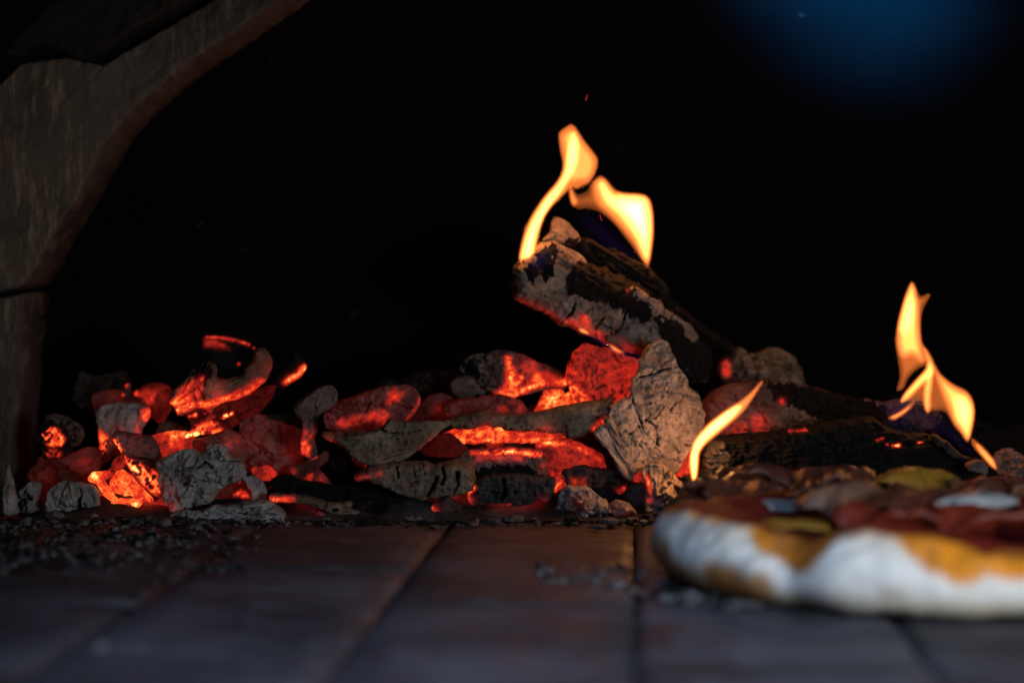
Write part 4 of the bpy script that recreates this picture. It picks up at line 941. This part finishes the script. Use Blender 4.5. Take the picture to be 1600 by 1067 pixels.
def build_crust():
    nth, prof = 420, 84
    V = []; tops = []
    phi = np.linspace(0, 2 * math.pi, nth, endpoint=False) - math.pi
    Ro, a, hr = rim_at(phi)
    rows = []
    base_n = 12; arc_n = 48; in_n = prof - base_n - arc_n
    for k in range(prof):
        if k < base_n:
            t = k / base_n; r = (Ro - a) * t; z = np.full(nth, 0.001)
        elif k < base_n + arc_n:
            t = (k - base_n) / (arc_n - 1); an = R(-90) + R(235) * t
            r = Ro - a + a * math.cos(an) * np.ones(nth); z = 0.001 + hr / 2 + hr / 2 * np.sign(math.sin(an)) * abs(math.sin(an)) ** 0.9
        else:
            t = (k - base_n - arc_n + 1) / in_n
            r0 = Ro - a + a * math.cos(R(145)); z0 = 0.001 + hr / 2 + hr / 2 * math.sin(R(145))
            r = r0 * (1 - t); z = z0 + (0.021 - z0) * sstep(0, 0.22, t)
        x = -np.sin(phi) * r; y = -np.cos(phi) * r
        bump = 0.0022 * fbm(x * 60 + 11, y * 60 + z * 70, 3) + 0.0010 * fbm(x * 170, y * 170 + z * 150, 3)
        if k > base_n: z = z + bump; 
        sc_ = 1 + (bump * 1.2 / np.maximum(r, 0.02) if base_n < k < base_n + arc_n else 0)
        rows.append(np.stack([PC[0] + x * sc_, PC[1] + y * sc_, z], 1))
    V = np.concatenate(rows)
    F = []
    for k in range(prof - 1):
        for i in range(nth):
            j = (i + 1) % nth
            F.append([k * nth + i, k * nth + j, (k + 1) * nth + j, (k + 1) * nth + i])
    V = np.concatenate([V, [[PC[0], PC[1], 0.021]]])
    last = (prof - 1) * nth
    for i in range(nth): F.append([last + i, last + (i + 1) % nth, len(V) - 1])
    rr = np.hypot(V[:, 0] - PC[0], V[:, 1] - PC[1]); ph = np.arctan2(-(V[:, 0] - PC[0]), -(V[:, 1] - PC[1]))
    Rv, av, hv = rim_at(ph)
    nz = fbm(V[:, 0] * 70, V[:, 1] * 70 + V[:, 2] * 50, 4)
    col = np.tile(np.array([0.80, 0.755, 0.67]), (len(V), 1))
    col *= (1 + 0.05 * nz)[:, None]

    def blend(wt, c):
        nonlocal col
        col = col * (1 - wt[:, None]) + np.array(c) * wt[:, None]
    # faint baking all over the upper rim
    blend(np.clip(sstep(0.55, 1.0, V[:, 2] / hv) * (0.25 + 0.5 * nz), 0, 0.5), (0.72, 0.55, 0.30))
    # going up over the rim: dough, then baked golden crust, then tomato
    lat = np.degrees(np.arctan2((V[:, 2] - 0.001 - hv / 2) / (hv / 2), (rr - (Rv - av)) / av))
    lat = np.where(rr < Rv - 2.2 * av, 150, np.where((lat < -90) | (V[:, 2] < 0.003), -90, lat))
    pd = np.degrees(ph)
    wob = 16 * fbm(V[:, 0] * 55 + 3, V[:, 1] * 55 + 8, 3)
    bg = np.interp(pd, [-180, -60, -30, -12, -7, -3, 0.5, 3, 8, 12, 16, 18, 29, 31, 35, 38, 41, 44, 48, 53, 62, 80, 95, 120, 180],
                   [30, 20, 10, 0, 14, 4, 12, 0, -4, 6, 40, 54, 50, 34, 8, 2, 20, 40, 36, 66, 66, 56, 40, 10, 20])
    cg = np.interp(pd, [-180, -40, -8, -3, 0.5, 4, 10, 15, 20, 29, 33, 40, 46, 54, 62, 80, 95, 120, 180],
                   [90, 90, 74, 60, 34, 62, 66, 58, 60, 58, 80, 96, 96, 76, 72, 64, 60, 80, 90])
    gold = np.array([0.76, 0.25, 0.010]) * (1 + 0.35 * nz)[:, None]
    brown = np.clip(sstep(-0.15, 0.45, fbm(V[:, 0] * 60 + 30, V[:, 1] * 60 + 7, 3)) + 0.85 * np.exp(-((pd - 36) / 5) ** 2), 0, 1) * 0.8
    gold = gold * (1 - brown[:, None]) + np.array([0.30, 0.105, 0.022]) * brown[:, None]
    wt = sstep(-9, 9, lat + wob - bg)
    col = col * (1 - wt[:, None]) + gold * wt[:, None]
    # toasting creeps up from the base on the left flank in uneven streaks
    stv = 34 * fbm(ph * 13 + 2, ph * 0 + 5, 3) + 0.6 * wob
    lw = np.clip(sstep(40, 50, pd) * (1 - sstep(118, 135, pd)), 0, 1)
    tw = sstep(12, -26, lat - stv) * lw * sstep(-89.5, -80, lat)
    tc = np.array([0.50, 0.235, 0.055]) * (1 - 0.55 * sstep(0, 0.6, nz))[:, None] * (1 - 0.45 * sstep(-20, -60, lat))[:, None]
    col = col * (1 - 0.9 * tw[:, None]) + tc * 0.9 * tw[:, None]
    yw = sstep(-10, -50, lat) * 0.55 * np.clip(0.5 + nz, 0, 1)
    blend(yw, (0.72, 0.58, 0.30))
    # toasted blisters low on the left flank, a faint one in front
    for p, la, sz, k in ((84, 0, 0.013, 0.9), (76, -14, 0.013, 0.95), (70, -26, 0.010, 0.7), (58, -18, 0.013, 0.95), (53, -34, 0.015, 0.9), (47, -30, 0.011, 0.7), (46, -20, 0.008, 0.5), (18, -18, 0.007, 0.25), (98, -10, 0.016, 0.8), (110, 0, 0.02, 0.8)):
        Rp, ap, hp = [float(q) for q in rim_at(np.array(R(p)))]
        rad = Rp - ap + ap * math.cos(R(la))
        c = np.array([PC[0] - math.sin(R(p)) * rad, PC[1] - math.cos(R(p)) * rad, hp / 2 + hp / 2 * math.sin(R(la))])
        dd = np.sqrt(((V - c) ** 2).sum(1)) / sz + 0.35 * nz
        blend(sstep(1.3, 0.5, dd) * k, (0.30, 0.125, 0.028))
    wt = sstep(-6, 6, lat + wob * 0.7 - cg)
    blend(wt, (0.20, 0.016, 0.009))
    col4 = np.concatenate([np.clip(col, 0, 1), np.ones((len(V), 1))], 1)
    m, nt, N, L = nt_of('pizza_dough')
    vec, rnd = coords(nt)
    at = N('ShaderNodeAttribute'); at.attribute_name = 'bake'
    fl = nnode(nt, 160, 5, 0.6, vec)
    c = mixc(nt, mathn(nt, 'MULTIPLY', fl, 0.25), at.outputs['Color'], (0.50, 0.40, 0.28))
    bs = N('ShaderNodeBsdfPrincipled'); L(at.outputs['Color'], bs.inputs['Base Color']); bs.inputs['Roughness'].default_value = 0.62
    bs.inputs['Specular IOR Level'].default_value = 0.3
    bp = N('ShaderNodeBump'); bp.inputs['Strength'].default_value = 0.25; bp.inputs['Distance'].default_value = 0.002
    L(fl, bp.inputs['Height']); L(bp.outputs[0], bs.inputs['Normal'])
    o = N('ShaderNodeOutputMaterial'); L(bs.outputs[0], o.inputs[0])
    ob = link_mesh('crust', V, F, m, pizza, {'bake': col4})
    recalc(ob)


build_crust()


def topping(name, mat, px, py, z, rx, ry, ruffle, thick, seed, dome=0.0, rot=0.0, waves=3):
    """a crumpled slice or melted puddle lying on the pizza"""
    dy = (CAMH - z) * FPX
    Y = dy / (py - 450); X = (px - 800) / FPX * Y
    rs = np.random.RandomState(seed)
    nth, nr = 64, 14
    top = []; bot = []
    o1, o2, o3 = rs.rand(3) * 50
    for k in range(nr + 1):
        t = k / nr
        th = np.linspace(0, 2 * math.pi, nth, endpoint=False)
        edge = 1 + 0.5 * fbm(np.cos(th) * 1.9 + o1, np.sin(th) * 1.9 + o2, 4)
        x = rx * t * edge * np.cos(th); y = ry * t * edge * np.sin(th)
        xr = x * math.cos(rot) - y * math.sin(rot); yr = x * math.sin(rot) + y * math.cos(rot)
        zz = z + dome * (1 - t ** 2) + ruffle * (t ** 1.2) * (np.sin(th * waves + o3 + 2 * t) + 0.6 * fbm(xr * 70 + o2, yr * 70 + o1, 3)) + 0.5 * ruffle * fbm(xr * 110 + o1, yr * 110, 3)
        e = thick * (1 - t ** 6 * 0.6)
        top.append(np.stack([X + xr, Y + yr, zz + e / 2], 1)); bot.append(np.stack([X + xr, Y + yr, zz - e / 2], 1))
    V = np.concatenate(top + bot); off = (nr + 1) * nth
    F = []
    for k in range(nr):
        for i in range(nth):
            j = (i + 1) % nth; a, b, c, d = k * nth + i, k * nth + j, (k + 1) * nth + j, (k + 1) * nth + i
            F.append([a, b, c, d]); F.append([off + d, off + c, off + b, off + a])
    for i in range(nth):
        j = (i + 1) % nth; F.append([nr * nth + i, nr * nth + j, off + nr * nth + j, off + nr * nth + i])
    return link_mesh(name, V, F, mat, pizza)


M_HAM = simple('cured_ham', (0.13, 0.040, 0.024), 0.30, 0.45, 70, 0.55, 0.3)
M_HAM2 = simple('browned_ham', (0.23, 0.115, 0.070), 0.34, 0.4, 80, 0.5, 0.3)
M_HAM3 = simple('red_ham', (0.21, 0.030, 0.014), 0.30, 0.45, 80, 0.5, 0.3)
M_MOZ = simple('melted_mozzarella', (0.42, 0.44, 0.43), 0.30, 0.5, 60, 0.15, 0.1)
M_YEL = simple('yellow_cheese', (0.40, 0.20, 0.025), 0.40, 0.4, 90, 0.45, 0.2)
M_HERB = simple('charred_basil', (0.030, 0.028, 0.014), 0.6, 0.3)
topping('ham_slice', M_HAM, 1235, 752, 0.044, 0.050, 0.028, 0.0080, 0.007, 1, dome=0.004)
topping('ham_slice', M_HAM, 1150, 768, 0.040, 0.036, 0.026, 0.0070, 0.007, 2, dome=0.003)
topping('ham_slice', M_HAM, 1310, 760, 0.044, 0.034, 0.026, 0.0080, 0.007, 12, rot=0.6, dome=0.005)
topping('ham_slice', M_HAM2, 1330, 797, 0.038, 0.032, 0.026, 0.0040, 0.004, 3, dome=0.016)
topping('ham_slice', M_HAM, 1405, 800, 0.040, 0.026, 0.022, 0.0060, 0.004, 23, dome=0.010, rot=0.4)
topping('ham_slice', M_HAM3, 1420, 812, 0.040, 0.045, 0.022, 0.0070, 0.006, 4)
topping('ham_slice', M_HAM3, 1560, 815, 0.041, 0.045, 0.020, 0.0065, 0.006, 5)
topping('ham_slice', M_HAM, 1500, 775, 0.042, 0.040, 0.022, 0.0065, 0.006, 6)
topping('ham_slice', M_HAM, 1100, 775, 0.036, 0.022, 0.020, 0.0060, 0.006, 7)
topping('ham_slice', M_HAM2, 1580, 772, 0.042, 0.030, 0.020, 0.0060, 0.003, 13)
topping('mozzarella', M_MOZ, 1195, 793, 0.034, 0.030, 0.014, 0.0012, 0.004, 8, dome=0.003)
topping('mozzarella', M_MOZ, 1530, 786, 0.047, 0.024, 0.010, 0.0010, 0.004, 9, dome=0.004)
topping('cheese_melt', M_YEL, 1425, 755, 0.046, 0.030, 0.020, 0.0030, 0.004, 10, dome=0.008)
topping('cheese_melt', M_YEL, 1240, 824, 0.036, 0.020, 0.010, 0.0015, 0.003, 11, dome=0.003)
topping('basil_leaf', M_HERB, 1090, 752, 0.044, 0.010, 0.014, 0.0060, 0.0015, 15)
topping('basil_leaf', M_HERB, 1075, 790, 0.036, 0.018, 0.012, 0.0040, 0.0015, 14)


# ------------------------------------------------------------------ crumbs of ash on the bricks
def crumbs(name, n, region, mat, size, label, seed, dens=None):
    rs = np.random.RandomState(seed)
    bm = bmesh.new(); bmesh.ops.create_icosphere(bm, subdivisions=1, radius=1.0)
    base = np.array([v.co[:] for v in bm.verts]); bm.verts.index_update()
    tri = [[v.index for v in f.verts] for f in bm.faces]; bm.free(); nv = len(base)
    V = []; F = []; A = []
    k = 0; tries = 0
    while k < n and tries < n * 30:
        tries += 1
        px = rs.uniform(region[0], region[2]); py = rs.uniform(region[1], region[3])
        if dens is not None and rs.rand() > dens(px, py): continue
        Y = CAMH * FPX / (py - 450); X = (px - 800) / FPX * Y
        s = size * rs.lognormal(-0.25, 0.75)
        s = min(s, size * 3.2)
        q = base * rs.uniform(0.5, 1.15, (nv, 1)) * rs.uniform(0.6, 1.4, 3) * s
        q[:, 2] *= 0.55
        a = rs.rand() * 6.28; c_, s_ = math.cos(a), math.sin(a)
        q = np.stack([q[:, 0] * c_ - q[:, 1] * s_, q[:, 0] * s_ + q[:, 1] * c_, q[:, 2]], 1)
        q += np.array([X, Y, s * 0.35])
        V.append(q); F += [[k * nv + i for i in t] for t in tri]; A += [rs.uniform(0.1, 0.9)] * nv; k += 1
    o = link_mesh(name, np.concatenate(V), F, mat, None, {'ash': np.array(A), 'glow': np.zeros(len(A))}, smooth=False)
    tag(o, label, 'ash', kind='stuff')


def d_left(px, py):
    v = float(vnoise(np.array([px / 45.0 + 3]), np.array([py / 12.0]))[0])
    return max(0, 1 - (py - 812) / 95) * sstep(430, 330, px) * (0.15 + 1.2 * max(0, v - 0.35))


def d_base(px, py):
    return math.exp(-((py - 818) / 6.0) ** 2)


def d_pizza(px, py):
    v = float(vnoise(np.array([px / 40.0 + 13]), np.array([py / 10.0 + 4]))[0])
    c = abs((py - (895 + (px - 850) * 0.14)) / 26)
    return max(0, 1 - c) * max(0, v - 0.35) * 2


crumbs('ash_crumbs', 1700, (-20, 812, 440, 905), M_CRUMB, 0.0013, 'scattered pale ash crumbs on the bricks below the grey blocks', 1, d_left)
crumbs('ash_crumbs', 650, (20, 806, 1060, 834), M_CRUMB, 0.0011, 'line of fine ash grit along the front foot of the fire', 2, d_base)
crumbs('ash_crumbs', 1500, (840, 868, 1230, 955), M_GREYC, 0.0009, 'pale ash and flour crumbs on the bricks beside the pizza', 3, d_pizza)
crumbs('ash_crumbs', 26, (40, 700, 260, 1040), M_CRUMB, 0.0018, 'few loose ash flakes on the front bricks', 4, lambda px, py: math.exp(-((px - (300 - (py - 880) * 1.35)) / 26) ** 2))
crumbs('ash_crumbs', 170, (20, 800, 1060, 836), M_CRUMB, 0.0030, 'larger broken ash bits along the front foot of the fire', 6, d_base)
